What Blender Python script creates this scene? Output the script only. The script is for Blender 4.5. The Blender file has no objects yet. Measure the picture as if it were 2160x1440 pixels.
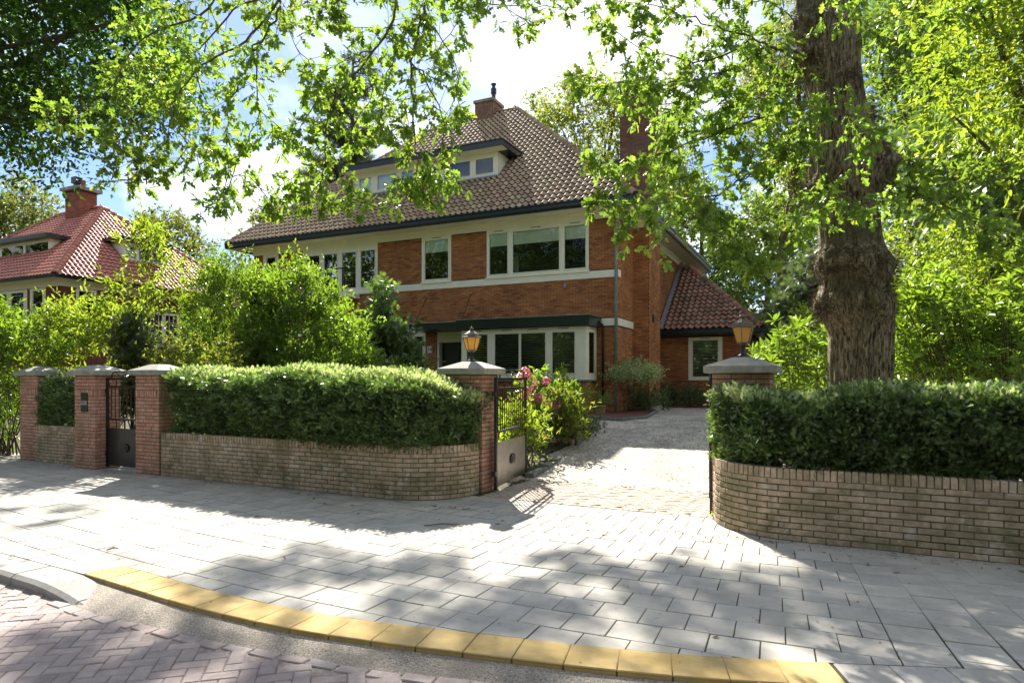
import bpy, math, random
import numpy as np
from mathutils import Vector, Matrix, noise

random.seed(11)
R = np.random.default_rng(11)
D = bpy.data
SC = bpy.context.scene
COL = SC.collection

# ------------------------------------------------------------------ camera
EYE, F, CX, CY = 1.6, 1380.0, 1080.0, 800.0
cd = D.cameras.new("camera"); cam = D.objects.new("camera", cd); COL.objects.link(cam)
cd.sensor_width = 36.0; cd.lens = F / 2160 * 36; cd.shift_y = (CY - 720) / 2160
cd.clip_start = 0.05; cd.clip_end = 3000
cam.location = (0, 0, EYE); cam.rotation_euler = (math.pi / 2, 0, 0)
SC.camera = cam
SC.render.engine = 'CYCLES'
SC.cycles.max_bounces = 10; SC.cycles.transparent_max_bounces = 12
SC.cycles.diffuse_bounces = 4; SC.cycles.transmission_bounces = 6; SC.cycles.glossy_bounces = 3
SC.view_settings.view_transform = 'Standard'; SC.view_settings.look = 'None'
SC.view_settings.gamma = 1.0; SC.view_settings.use_curve_mapping = False
SC.view_settings.exposure = 2.25

# ------------------------------------------------------------------ sun and sky
SUN = Vector((-0.142, 0.735, 0.663)).normalized()
ld = D.lights.new("sun", 'SUN'); ld.energy = 3.2; ld.angle = math.radians(0.53); ld.color = (1.0, 0.94, 0.83)
sun = D.objects.new("sun", ld); COL.objects.link(sun)
sun.rotation_euler = SUN.to_track_quat('Z', 'Y').to_euler()

world = D.worlds.new("World"); SC.world = world; world.use_nodes = True
wt = world.node_tree; wn = wt.nodes; wl = wt.links
for n in list(wn): wn.remove(n)
wo = wn.new('ShaderNodeOutputWorld'); bg = wn.new('ShaderNodeBackground'); bg.inputs[1].default_value = 0.135
sky = wn.new('ShaderNodeTexSky'); sky.sky_type = 'NISHITA'; sky.sun_disc = False
sky.sun_elevation = math.asin(SUN.z); sky.sun_rotation = math.atan2(SUN.x, SUN.y); sky.air_density = 1.2; sky.dust_density = 0.4; sky.ozone_density = 2.5
tc = wn.new('ShaderNodeTexCoord'); sep = wn.new('ShaderNodeSeparateXYZ'); wl.new(tc.outputs['Generated'], sep.inputs[0])
addz = wn.new('ShaderNodeMath'); addz.operation = 'ADD'; addz.inputs[1].default_value = 0.22; wl.new(sep.outputs[2], addz.inputs[0])
mx = wn.new('ShaderNodeMath'); mx.operation = 'MAXIMUM'; mx.inputs[1].default_value = 0.05; wl.new(addz.outputs[0], mx.inputs[0])
dv = wn.new('ShaderNodeVectorMath'); dv.operation = 'DIVIDE'; wl.new(tc.outputs['Generated'], dv.inputs[0])
cmb = wn.new('ShaderNodeCombineXYZ')
for i in range(3): wl.new(mx.outputs[0], cmb.inputs[i])
wl.new(cmb.outputs[0], dv.inputs[1])
cn = wn.new('ShaderNodeTexNoise'); cn.inputs['Scale'].default_value = 1.6; cn.inputs['Detail'].default_value = 9; cn.inputs['Roughness'].default_value = 0.55
cn.inputs['Distortion'].default_value = 0.25
off = wn.new('ShaderNodeVectorMath'); off.operation = 'ADD'; off.inputs[1].default_value = (7.7, 2.6, 0.0)
wl.new(dv.outputs[0], off.inputs[0]); wl.new(off.outputs[0], cn.inputs['Vector'])
cr = wn.new('ShaderNodeValToRGB'); cr.color_ramp.elements[0].position = 0.44; cr.color_ramp.elements[1].position = 0.64
cr.color_ramp.elements[0].color = (0.0, 0.0, 0.0, 1); wl.new(cn.outputs[0], cr.inputs[0])
boost = wn.new('ShaderNodeMixRGB'); boost.blend_type = 'MULTIPLY'; boost.inputs[0].default_value = 1.0; boost.inputs[2].default_value = (0.185, 0.205, 0.275, 1)
wl.new(sky.outputs[0], boost.inputs[1])
cm = wn.new('ShaderNodeMixRGB'); cm.inputs[2].default_value = (2.6, 2.6, 2.6, 1)
wl.new(cr.outputs[0], cm.inputs[0]); wl.new(boost.outputs[0], cm.inputs[1])
wl.new(cm.outputs[0], bg.inputs[0]); wl.new(bg.outputs[0], wo.inputs[0])

# ------------------------------------------------------------------ measured geometry helpers
def W(px, py, Y): return Vector(((px - CX) / F * Y, Y, EYE - (py - CY) / F * Y))
def G(px, py, z=0.0):
    Y = (EYE - z) * F / (py - CY); return Vector(((px - CX) / F * Y, Y, z))
HO = Vector((3.28, 20.3, 0.54)); HC, HS = 0.904, 0.428          # house corner and facade direction
def hx(px, t=0.0):
    q = (px - CX) / F; return (q * (HO.y + HC * t) - HO.x - HS * t) / (HC + HS * q)
def hz(px, py, t=0.0):
    x = hx(px, t); Y = HO.y - HS * x + HC * t; return EYE - (py - CY) / F * Y - HO.z
HROT = math.atan2(-HS, HC)
UX, UY = 0.889, -0.458                                          # fence direction (s) and its normal (v)
FROT = math.atan2(UY, UX)
def FW(s, v, z=0.0): return Vector((s * UX - v * UY, s * UY + v * UX, z))
def sv(x, y): return (x * UX + y * UY, -x * UY + y * UX)
def gz(x, y):
    v = -x * UY + y * UX
    t = min(1.0, max(0.0, (v - 8.6) / 8.5)); return 0.54 * t * t * (3 - 2 * t)
def GG(px, py):
    z = 0.0
    for _ in range(12):
        p = G(px, py, z); z = 0.5 * z + 0.5 * gz(p.x, p.y)
    return G(px, py, z)

# ------------------------------------------------------------------ object helpers
def link(name, data, parent=None):
    o = D.objects.new(name, data); COL.objects.link(o)
    if parent is not None: o.parent = parent
    return o
def thing(name, label, cat, loc=(0, 0, 0), rz=0.0, group=None):
    o = link(name, None); o.location = loc; o.rotation_euler = (0, 0, rz); o.empty_display_size = 0.2
    o['label'] = label; o['category'] = cat
    if group: o['group'] = group
    return o
def tag(o, label=None, cat=None, group=None, kind=None):
    for k, v in (('label', label), ('category', cat), ('group', group), ('kind', kind)):
        if v: o[k] = v
    return o
def npmesh(name, V, faces, mat, smooth=False):
    """V (n,3); faces: list of (m,k) integer arrays."""
    me = D.meshes.new(name); V = np.asarray(V, dtype=np.float32)
    me.vertices.add(len(V)); me.vertices.foreach_set('co', V.ravel())
    faces = [np.asarray(f) for f in faces if len(f)]
    lv = np.concatenate([f.ravel() for f in faces]).astype(np.int32)
    tot = np.concatenate([np.full(len(f), f.shape[1]) for f in faces]).astype(np.int32)
    st = np.concatenate([[0], np.cumsum(tot)[:-1]]).astype(np.int32)
    me.loops.add(len(lv)); me.loops.foreach_set('vertex_index', lv)
    me.polygons.add(len(tot)); me.polygons.foreach_set('loop_start', st)
    me.polygons.foreach_set('use_smooth', np.full(len(tot), bool(smooth)))
    if mat: me.materials.append(mat)
    me.update(calc_edges=True)
    return me
class MB:
    def __init__(s): s.v = []; s.f = []
    def add(s, V, Fs):
        o = len(s.v); s.v += [tuple(p) for p in V]; s.f += [[i + o for i in f] for f in Fs]; return s
    def box(s, x0, x1, y0, y1, z0, z1):
        V = [(x, y, z) for z in (z0, z1) for y in (y0, y1) for x in (x0, x1)]
        return s.add(V, [(0, 2, 3, 1), (4, 5, 7, 6), (0, 1, 5, 4), (2, 6, 7, 3), (0, 4, 6, 2), (1, 3, 7, 5)])
    def prism(s, poly, z0, z1):
        n = len(poly); V = [(p[0], p[1], z0) for p in poly] + [(p[0], p[1], z1) for p in poly]
        return s.add(V, [list(range(n - 1, -1, -1)), list(range(n, 2 * n))] + [(i, (i + 1) % n, n + (i + 1) % n, n + i) for i in range(n)])
    def quad(s, *p): return s.add(p, [tuple(range(len(p)))])
    def tube(s, P, r, n=8, cap=True):
        P = [Vector(p) for p in P]; m = len(P)
        if not hasattr(r, '__len__'): r = [r] * m
        V = []; a = None
        for i in range(m):
            d = (P[min(i + 1, m - 1)] - P[max(i - 1, 0)]).normalized()
            if a is None: a = d.orthogonal().normalized()
            a = (a - d * a.dot(d)).normalized(); b = d.cross(a)
            for k in range(n):
                t = 2 * math.pi * k / n; V.append(P[i] + (a * math.cos(t) + b * math.sin(t)) * r[i])
        Fs = [(i * n + k, i * n + (k + 1) % n, (i + 1) * n + (k + 1) % n, (i + 1) * n + k) for i in range(m - 1) for k in range(n)]
        if cap: Fs += [list(range(n - 1, -1, -1)), [(m - 1) * n + k for k in range(n)]]
        return s.add(V, Fs)
    def lathe(s, prof, n=12, c=(0, 0, 0), rot=0.0):
        V = [(c[0] + r * math.cos(2 * math.pi * k / n + rot), c[1] + r * math.sin(2 * math.pi * k / n + rot), c[2] + z) for r, z in prof for k in range(n)]
        m = len(prof)
        Fs = [(i * n + k, i * n + (k + 1) % n, (i + 1) * n + (k + 1) % n, (i + 1) * n + k) for i in range(m - 1) for k in range(n)]
        Fs += [list(range(n - 1, -1, -1)), [(m - 1) * n + k for k in range(n)]]
        return s.add(V, Fs)
    def mesh(s, name, mat, smooth=False):
        me = D.meshes.new(name); me.from_pydata(s.v, [], s.f); me.materials.append(mat)
        if smooth:
            me.polygons.foreach_set('use_smooth', np.ones(len(me.polygons), dtype=bool))
        me.update(); return me
    def build(s, name, mat, parent=None, smooth=False): return link(name, s.mesh(name, mat, smooth), parent)

def bevbox(L, Wd, H, b, name, mat):
    """chamfered brick centred on the origin"""
    V = []
    for sx in (-1, 1):
        for sy in (-1, 1):
            for sz in (-1, 1):
                x, y, z = sx * L / 2, sy * Wd / 2, sz * H / 2
                V += [(x - sx * b, y - sy * b, z), (x - sx * b, y, z - sz * b), (x, y - sy * b, z - sz * b)]
    def i(a, c, d, k): return ((a * 2 + c) * 2 + d) * 3 + k
    Fs = [(i(0, 0, 1, 0), i(1, 0, 1, 0), i(1, 1, 1, 0), i(0, 1, 1, 0)), (i(0, 0, 0, 0), i(0, 1, 0, 0), i(1, 1, 0, 0), i(1, 0, 0, 0)),
          (i(0, 0, 0, 1), i(1, 0, 0, 1), i(1, 0, 1, 1), i(0, 0, 1, 1)), (i(0, 1, 0, 1), i(0, 1, 1, 1), i(1, 1, 1, 1), i(1, 1, 0, 1)),
          (i(0, 0, 0, 2), i(0, 0, 1, 2), i(0, 1, 1, 2), i(0, 1, 0, 2)), (i(1, 0, 0, 2), i(1, 1, 0, 2), i(1, 1, 1, 2), i(1, 0, 1, 2))]
    for a in (0, 1):
        for c in (0, 1): Fs.append((i(a, c, 0, 1), i(a, c, 1, 1), i(a, c, 1, 2), i(a, c, 0, 2)))
        for d in (0, 1): Fs.append((i(a, 0, d, 0), i(a, 1, d, 0), i(a, 1, d, 2), i(a, 0, d, 2)))
    for c in (0, 1):
        for d in (0, 1): Fs.append((i(0, c, d, 0), i(1, c, d, 0), i(1, c, d, 1), i(0, c, d, 1)))
    for a in (0, 1):
        for c in (0, 1):
            for d in (0, 1): Fs.append((i(a, c, d, 0), i(a, c, d, 1), i(a, c, d, 2)))
    me = D.meshes.new(name); me.from_pydata(V, [], Fs); me.materials.append(mat); me.update()
    return me
def mesh_arrays(me):
    V = np.array([v.co[:] for v in me.vertices]); by = {}
    for p in me.polygons: by.setdefault(len(p.vertices), []).append(list(p.vertices))
    return V, [np.array(f) for f in by.values()]
def instance(tpl, M, T):
    """tpl (V, [faces]); M (n,3,3) already scaled; T (n,3) -> V, faces"""
    tv, tf = tpl; n = len(T); k = len(tv)
    V = np.einsum('nij,kj->nki', M, tv) + T[:, None, :]
    o = (np.arange(n) * k)
    return V.reshape(-1, 3), [(f[None, :, :] + o[:, None, None]).reshape(-1, f.shape[1]) for f in tf]
def merge(parts):
    Vs = []; by = {}; o = 0
    for V, Fs in parts:
        Vs.append(V)
        for f in Fs: by.setdefault(f.shape[1], []).append(f + o)
        o += len(V)
    return np.concatenate(Vs), [np.concatenate(f) for f in by.values()]
BOXV = np.array([(x, y, z) for z in (-.5, .5) for y in (-.5, .5) for x in (-.5, .5)], float)
BOXF = [np.array([(0, 2, 3, 1), (4, 5, 7, 6), (0, 1, 5, 4), (2, 6, 7, 3), (0, 4, 6, 2), (1, 3, 7, 5)])]
def boxes(C, S, Rz=None):
    C = np.asarray(C, float); S = np.asarray(S, float); n = len(C); M = np.zeros((n, 3, 3))
    if Rz is None: Rz = np.zeros(n)
    c, s = np.cos(Rz), np.sin(Rz)
    M[:, 0, 0] = c * S[:, 0]; M[:, 0, 1] = -s * S[:, 1]; M[:, 1, 0] = s * S[:, 0]; M[:, 1, 1] = c * S[:, 1]; M[:, 2, 2] = S[:, 2]
    return instance((BOXV, BOXF), M, C)
def put(me, name, parent, loc, rz=0.0, tilt=None, scale=None):
    o = D.objects.new(name, me); COL.objects.link(o); o.parent = parent; o.location = loc
    o.rotation_euler = (tilt[0], tilt[1], rz) if tilt else (0, 0, rz)
    if scale: o.scale = scale
    return o

# ------------------------------------------------------------------ materials
def newmat(name):
    m = D.materials.new(name); m.use_nodes = True; nt = m.node_tree
    for n in list(nt.nodes): nt.nodes.remove(n)
    out = nt.nodes.new('ShaderNodeOutputMaterial'); return m, nt, out
def ramp(nt, cols, pos=None, interp='LINEAR'):
    r = nt.nodes.new('ShaderNodeValToRGB'); cr_ = r.color_ramp; cr_.interpolation = interp
    n = len(cols); pos = pos or [i / (n - 1) for i in range(n)]
    while len(cr_.elements) < n: cr_.elements.new(0.5)
    for e, c, p in zip(cr_.elements, cols, pos): e.position = p; e.color = (*c, 1) if len(c) == 3 else c
    return r
def rnd_piece(nt):
    oi = nt.nodes.new('ShaderNodeObjectInfo'); ge = nt.nodes.new('ShaderNodeNewGeometry')
    a = nt.nodes.new('ShaderNodeMath'); a.operation = 'ADD'; nt.links.new(oi.outputs['Random'], a.inputs[0]); nt.links.new(ge.outputs['Random Per Island'], a.inputs[1])
    f = nt.nodes.new('ShaderNodeMath'); f.operation = 'FRACT'; nt.links.new(a.outputs[0], f.inputs[0]); return f.outputs[0], ge
def wnoise(nt, scale, detail=4, rough=.6, dist=0.0, ge=None):
    if ge is None: ge = nt.nodes.new('ShaderNodeNewGeometry')
    n = nt.nodes.new('ShaderNodeTexNoise'); n.inputs['Scale'].default_value = scale; n.inputs['Detail'].default_value = detail
    n.inputs['Roughness'].default_value = rough; n.inputs['Distortion'].default_value = dist
    nt.links.new(ge.outputs['Position'], n.inputs['Vector']); return n.outputs[0]
def mixc(nt, fac, a, b, mode='MIX'):
    m = nt.nodes.new('ShaderNodeMixRGB'); m.blend_type = mode
    for i, v in enumerate((fac, a, b)):
        if hasattr(v, 'default_value'): nt.links.new(v, m.inputs[i])
        else: m.inputs[i].default_value = v if i == 0 else (*v, 1)
    return m.outputs[0]
def surf(name, cols, rough=.85, nscale=8, namt=.35, bump=.0, bscale=60, stains=(), spec=.3, island=True, metal=0.0):
    """cols: ramp over a per-piece random value; stains: (scale, colour, lo, hi, strength)"""
    m, nt, out = newmat(name); r, ge = rnd_piece(nt)
    if len(cols) == 1: cols = [cols[0], cols[0]]
    rp = ramp(nt, cols); nt.links.new(r, rp.inputs[0]); c = rp.outputs[0]
    n1 = wnoise(nt, nscale, 6, .65, 0, ge)
    g = ramp(nt, [(1 - namt,) * 3, (1 + namt * .6,) * 3], [.3, .7]); nt.links.new(n1, g.inputs[0])
    c = mixc(nt, 1.0, c, g.outputs[0], 'MULTIPLY')
    for sc_, col, lo, hi, st in stains:
        nn = wnoise(nt, sc_, 5, .65, .3, ge); q = ramp(nt, [(0, 0, 0), (st, st, st)], [lo, hi]); nt.links.new(nn, q.inputs[0])
        c = mixc(nt, q.outputs[0], c, col)
    b = nt.nodes.new('ShaderNodeBsdfPrincipled'); nt.links.new(c, b.inputs['Base Color']); b.inputs['Roughness'].default_value = rough
    b.inputs['Specular IOR Level'].default_value = spec; b.inputs['Metallic'].default_value = metal
    if bump:
        bn = wnoise(nt, bscale, 4, .6, 0, ge); bp = nt.nodes.new('ShaderNodeBump'); bp.inputs['Strength'].default_value = bump; bp.inputs['Distance'].default_value = .01
        nt.links.new(bn, bp.inputs['Height']); nt.links.new(bp.outputs[0], b.inputs['Normal'])
    nt.links.new(b.outputs[0], out.inputs[0]); return m
def leafmat(name, cols, trans, tw=.5, rough=.42, spec=.45, ns=.9, nlo=.72, nhi=1.25):
    """cols ramp for reflected colour, trans multiplies the transmitted light"""
    m, nt, out = newmat(name); r, ge = rnd_piece(nt)
    rp = ramp(nt, cols); nt.links.new(r, rp.inputs[0])
    nn = wnoise(nt, ns, 2, .5, 0, ge); g = ramp(nt, [(nlo,) * 3, (nhi,) * 3], [.3, .7]); nt.links.new(nn, g.inputs[0])
    c = mixc(nt, 1.0, rp.outputs[0], g.outputs[0], 'MULTIPLY')
    b = nt.nodes.new('ShaderNodeBsdfPrincipled'); nt.links.new(c, b.inputs['Base Color'])
    b.inputs['Roughness'].default_value = rough; b.inputs['Specular IOR Level'].default_value = spec
    t = nt.nodes.new('ShaderNodeBsdfTranslucent'); nt.links.new(mixc(nt, 1.0, c, trans, 'MULTIPLY'), t.inputs[0])
    mx_ = nt.nodes.new('ShaderNodeMixShader'); mx_.inputs[0].default_value = tw
    nt.links.new(b.outputs[0], mx_.inputs[1]); nt.links.new(t.outputs[0], mx_.inputs[2]); nt.links.new(mx_.outputs[0], out.inputs[0])
    return m

MOSS = (.07, .075, .022)
m_brick = surf('house_brick', [(.27, .11, .052), (.50, .205, .075), (.40, .155, .065), (.56, .25, .085), (.34, .15, .075)], .9, 1.2, .3, .3, 90)
m_mortar = surf('mortar', [(.065, .045, .035)], .95, 20, .2)
m_gbrick = surf('garden_brick', [(.40, .31, .21), (.54, .40, .29), (.45, .34, .24), (.58, .44, .33), (.36, .30, .20)], .92, 14, .35, .5, 120,
                stains=((2.2, (.13, .12, .05), .45, .68, .75), (4.5, (.62, .59, .53), .56, .70, .65)))
m_gmortar = surf('garden_mortar', [(.16, .145, .10)], .95, 18, .35, .4, 80, stains=((3, (.06, .06, .025), .45, .6, .7),))
m_pbrick = surf('pier_brick', [(.50, .26, .19), (.58, .32, .24), (.44, .22, .16), (.54, .34, .26)], .9, 10, .3, .4, 110,
                stains=((1.6, (.17, .14, .06), .50, .68, .7), (3.5, (.5, .12, .10), .62, .75, .4)))
m_cap = surf('pier_cap', [(.34, .335, .29)], .85, 5, .3, .25, 60, stains=((4, (.16, .17, .12), .5, .7, .6),))
m_slab = surf('paving_slab', [(.37, .355, .315), (.43, .41, .365), (.40, .38, .345), (.45, .43, .385), (.345, .335, .31)], .88, 5, .16, .25, 160,
              stains=((1.1, (.25, .25, .22), .48, .68, .6), (9, (.16, .15, .12), .62, .74, .55), (3, (.30, .26, .20), .56, .70, .4)))
m_yslab = surf('yellow_slab', [(.50, .35, .13), (.56, .40, .16), (.44, .31, .12)], .85, 6, .22, .3, 160, stains=((2.5, (.36, .29, .16), .48, .66, .55), (9, (.26, .22, .14), .60, .72, .6)))
m_joint = surf('joint_sand', [(.055, .05, .04)], .95, 30, .4, .5, 90, stains=((6, (.06, .075, .03), .5, .62, .6),))
m_road = surf('road_brick', [(.27, .225, .215), (.36, .30, .285), (.31, .25, .24), (.40, .335, .31), (.25, .22, .22)], .85, 12, .25, .5, 110,
              stains=((1.3, (.33, .29, .25), .5, .7, .5),))
m_drive = surf('drive_brick', [(.36, .29, .235), (.43, .36, .29), (.33, .27, .23), (.40, .35, .30)], .88, 12, .25, .5, 110, stains=((2, (.46, .42, .36), .5, .65, .6),))
m_kerb = surf('kerb_concrete', [(.33, .32, .31)], .9, 120, .45, .5, 180, stains=((3, (.22, .21, .19), .5, .7, .6),))
m_strip = surf('sandy_strip', [(.36, .32, .27)], .95, 85, .75, 1.0, 90, stains=((3.5, (.22, .19, .16), .48, .66, .7),))
m_tile = surf('roof_tile', [(.29, .19, .13), (.46, .33, .215), (.37, .24, .17), (.52, .40, .26), (.33, .23, .18)], .75, 4, .3, .25, 60,
              stains=((1.3, (.36, .32, .16), .42, .70, .6), (22, (.42, .40, .27), .64, .74, .4)), spec=.15)
m_tile_red = surf('red_roof_tile', [(.46, .17, .11), (.54, .21, .14), (.42, .15, .095)], .55, 4, .2, .1, 60, spec=.3)
m_tile_moss = surf('mossy_roof_tile', [(.27, .13, .085), (.42, .20, .13), (.34, .16, .10), (.38, .25, .15)], .7, 4, .3, .3, 60,
                   stains=((2.4, (.085, .085, .03), .47, .62, .8),), spec=.4)
m_white = surf('cream_paint', [(.90, .88, .68)], .45, 2, .06, spec=.5)
m_wood = surf('white_boards', [(.62, .60, .50)], .6, 3, .15)
m_fascia = surf('dark_fascia_paint', [(.012, .022, .026)], .28, 3, .2, spec=.5)
m_canopy = surf('dark_green_paint', [(.010, .024, .018)], .3, 3, .2, spec=.5)
m_black = surf('black_iron', [(.012, .012, .013)], .3, 30, .2, .15, 70, spec=.5)
m_panel = surf('black_sheet_metal', [(.03, .03, .032)], .33, 5, .3, .5, 7, spec=.9, metal=.3)
m_panel_refl = surf('reflection_tint_metal', [(.42, .37, .33)], .32, 5, .2, .5, 7, spec=.9, metal=.85)  # black panel's beige reflection of the sunlit pavement put into its colour
m_rjoint = surf('road_joint_sand', [(.28, .235, .215)], .95, 30, .4, .5, 90, stains=((5, (.15, .13, .11), .5, .62, .6),))
m_zinc = surf('zinc', [(.30, .34, .33)], .45, 6, .25, spec=.5, metal=.3)
m_lead = surf('lead_flashing', [(.26, .29, .32)], .5, 6, .3, .2, 12)
m_blind = surf('roller_blind', [(.78, .82, .66)], .8, 3, .1)
m_slat = surf('blind_slat', [(.80, .80, .72)], .5, 3, .1)
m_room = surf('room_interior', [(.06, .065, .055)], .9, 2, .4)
m_bronze = surf('lamp_metal', [(.19, .165, .12)], .5, 20, .35, .2, 90, spec=.6, metal=.5)
m_soil = surf('soil', [(.07, .05, .03)], .95, 8, .5, .8, 30, stains=((1.2, (.05, .07, .02), .45, .6, .7),))
m_red = surf('bed_gravel', [(.15, .065, .045)], .95, 30, .8, 1, 60)
m_under = surf('gap_shade_underlay', [(.07, .05, .04)], .95, 4, .2)  # underlay coloured dark to draw the shade in the tile gaps
m_bark = surf('oak_bark', [(.14, .105, .07)], .95, 5, .4, .0, 60, stains=((3, (.10, .105, .05), .48, .66, .6), (1.2, (.07, .05, .035), .55, .7, .6)))
m_twig = surf('twig_bark', [(.10, .075, .05), (.14, .11, .07)], .9, 10, .3)
m_tuft = surf('dry_twig_tuft', [(.11, .075, .05), (.19, .13, .085), (.08, .06, .04)], .9, 10, .3)
m_terra = surf('glazed_pot', [(.34, .30, .13)], .35, 6, .2, spec=.6)
m_stone = surf('edging_stone', [(.17, .18, .17), (.22, .22, .20)], .85, 9, .3, .4, 60)
m_num = surf('number_plate', [(.75, .75, .70)], .5, 3, .03); m_dark = surf('dark_print', [(.02, .02, .02)], .6, 3, .1)

def gravel_mat(name, a, b, c_, sc):
    m, nt, out = newmat(name); ge = nt.nodes.new('ShaderNodeNewGeometry')
    v = nt.nodes.new('ShaderNodeTexVoronoi'); v.inputs['Scale'].default_value = sc; nt.links.new(ge.outputs['Position'], v.inputs['Vector'])
    s_ = nt.nodes.new('ShaderNodeSeparateColor'); nt.links.new(v.outputs['Color'], s_.inputs[0])
    rp = ramp(nt, [a, b, c_, b], [0, .35, .7, 1]); nt.links.new(s_.outputs[0], rp.inputs[0])
    n = wnoise(nt, 1.4, 5, .6, 0, ge); g = ramp(nt, [(.65,) * 3, (1.1,) * 3], [.35, .6]); nt.links.new(n, g.inputs[0])
    c = mixc(nt, 1.0, rp.outputs[0], g.outputs[0], 'MULTIPLY')
    bs = nt.nodes.new('ShaderNodeBsdfPrincipled'); nt.links.new(c, bs.inputs['Base Color']); bs.inputs['Roughness'].default_value = .9
    bp = nt.nodes.new('ShaderNodeBump'); bp.invert = True; bp.inputs['Strength'].default_value = .8; bp.inputs['Distance'].default_value = .012
    nt.links.new(v.outputs['Distance'], bp.inputs['Height']); nt.links.new(bp.outputs[0], bs.inputs['Normal']); nt.links.new(bs.outputs[0], out.inputs[0]); return m
m_gravel = gravel_mat('shell_gravel', (.10, .08, .06), (.40, .36, .29), (.60, .56, .49), 34)

def glass_mat():
    m, nt, out = newmat('window_glass')
    tr = nt.nodes.new('ShaderNodeBsdfTransparent'); tr.inputs[0].default_value = (.92, .96, .92, 1)
    gl = nt.nodes.new('ShaderNodeBsdfGlossy'); gl.inputs['Roughness'].default_value = .015; gl.inputs[0].default_value = (1, 1, 1, 1)
    fr = nt.nodes.new('ShaderNodeFresnel'); fr.inputs[0].default_value = 1.5
    bn = wnoise(nt, 1.1, 2, .5); bp = nt.nodes.new('ShaderNodeBump'); bp.inputs['Strength'].default_value = .05; nt.links.new(bn, bp.inputs['Height']); nt.links.new(bp.outputs[0], gl.inputs['Normal'])
    mm = nt.nodes.new('ShaderNodeMixShader'); nt.links.new(fr.outputs[0], mm.inputs[0]); nt.links.new(tr.outputs[0], mm.inputs[1]); nt.links.new(gl.outputs[0], mm.inputs[2])
    nt.links.new(mm.outputs[0], out.inputs[0]); return m
m_glass = glass_mat()
def amber_mat():
    m, nt, out = newmat('amber_glass'); t = nt.nodes.new('ShaderNodeBsdfTranslucent'); t.inputs[0].default_value = (1.0, .66, .24, 1)
    d = nt.nodes.new('ShaderNodeBsdfPrincipled'); d.inputs['Base Color'].default_value = (.85, .55, .2, 1); d.inputs['Roughness'].default_value = .3
    mm = nt.nodes.new('ShaderNodeMixShader'); mm.inputs[0].default_value = .65; nt.links.new(d.outputs[0], mm.inputs[1]); nt.links.new(t.outputs[0], mm.inputs[2]); nt.links.new(mm.outputs[0], out.inputs[0]); return m
m_amber = amber_mat()
TR = (1.9, 2.3, .55)
m_oakleaf = leafmat('oak_leaves', [(.09, .155, .038), (.13, .22, .05), (.17, .265, .062), (.11, .19, .045), (.21, .26, .07)], (2.1, 2.0, .8), .52)
m_beech = leafmat('beech_leaves', [(.035, .075, .018), (.055, .105, .022), (.045, .09, .018)], (1.7, 2.0, .5), .45)
m_bright = leafmat('bright_leaves', [(.14, .19, .04), (.19, .25, .05), (.12, .17, .035), (.24, .26, .06)], (2.0, 2.1, .6), .55)
m_laurel = leafmat('laurel_leaves', [(.10, .15, .04), (.15, .22, .055), (.18, .25, .06), (.11, .17, .045)], (1.9, 2.1, .5), .45, .3, .6)
m_shrub = leafmat('shrub_leaves', [(.11, .18, .045), (.16, .24, .055), (.13, .22, .05), (.22, .27, .08)], (1.9, 2.0, .5), .45, .3, .6)
m_rhodo = leafmat('rhododendron_leaves', [(.08, .13, .035), (.12, .18, .05), (.17, .24, .06)], (2.2, 2.3, .5), .5, .33, .55)
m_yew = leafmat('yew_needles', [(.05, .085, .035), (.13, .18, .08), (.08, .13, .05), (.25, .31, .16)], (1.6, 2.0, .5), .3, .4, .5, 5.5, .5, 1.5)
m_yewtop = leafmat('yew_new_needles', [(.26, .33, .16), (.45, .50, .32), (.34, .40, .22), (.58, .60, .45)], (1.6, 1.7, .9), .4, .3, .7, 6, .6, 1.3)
m_olive = leafmat('olive_leaves', [(.11, .14, .045), (.16, .18, .06), (.13, .16, .05)], (1.7, 1.7, .7), .45)
m_yellow = leafmat('yellow_leaves', [(.13, .20, .04), (.19, .23, .05), (.11, .17, .04), (.27, .26, .05)], (1.8, 1.7, .6), .5)
m_wood_leaf = leafmat('woodland_leaves', [(.09, .14, .045), (.14, .20, .06), (.08, .12, .045)], (1.8, 1.9, .6), .45)
m_pine = leafmat('pine_needles', [(.08, .115, .065), (.12, .16, .09)], (1.5, 1.6, .8), .3)
m_silver = leafmat('variegated_leaves', [(.20, .27, .11), (.60, .62, .40), (.16, .23, .09), (.38, .43, .22)], (1.5, 1.6, .8), .35)
m_cbrick = surf('tall_chimney_brick', [(.17, .085, .06), (.25, .13, .085), (.21, .10, .07), (.28, .17, .12)], .92, 2, .35, .3, 90, stains=((1.5, (.13, .12, .10), .45, .65, .6),))
m_flower = leafmat('hydrangea_petals', [(.48, .14, .22), (.55, .24, .28), (.38, .12, .15), (.5, .33, .22)], (1.4, 1.1, 1.1), .4)
m_deadleaf = leafmat('fallen_leaves', [(.22, .11, .04), (.30, .18, .06), (.12, .07, .035)], (1.2, 1.0, .6), .2)
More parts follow.
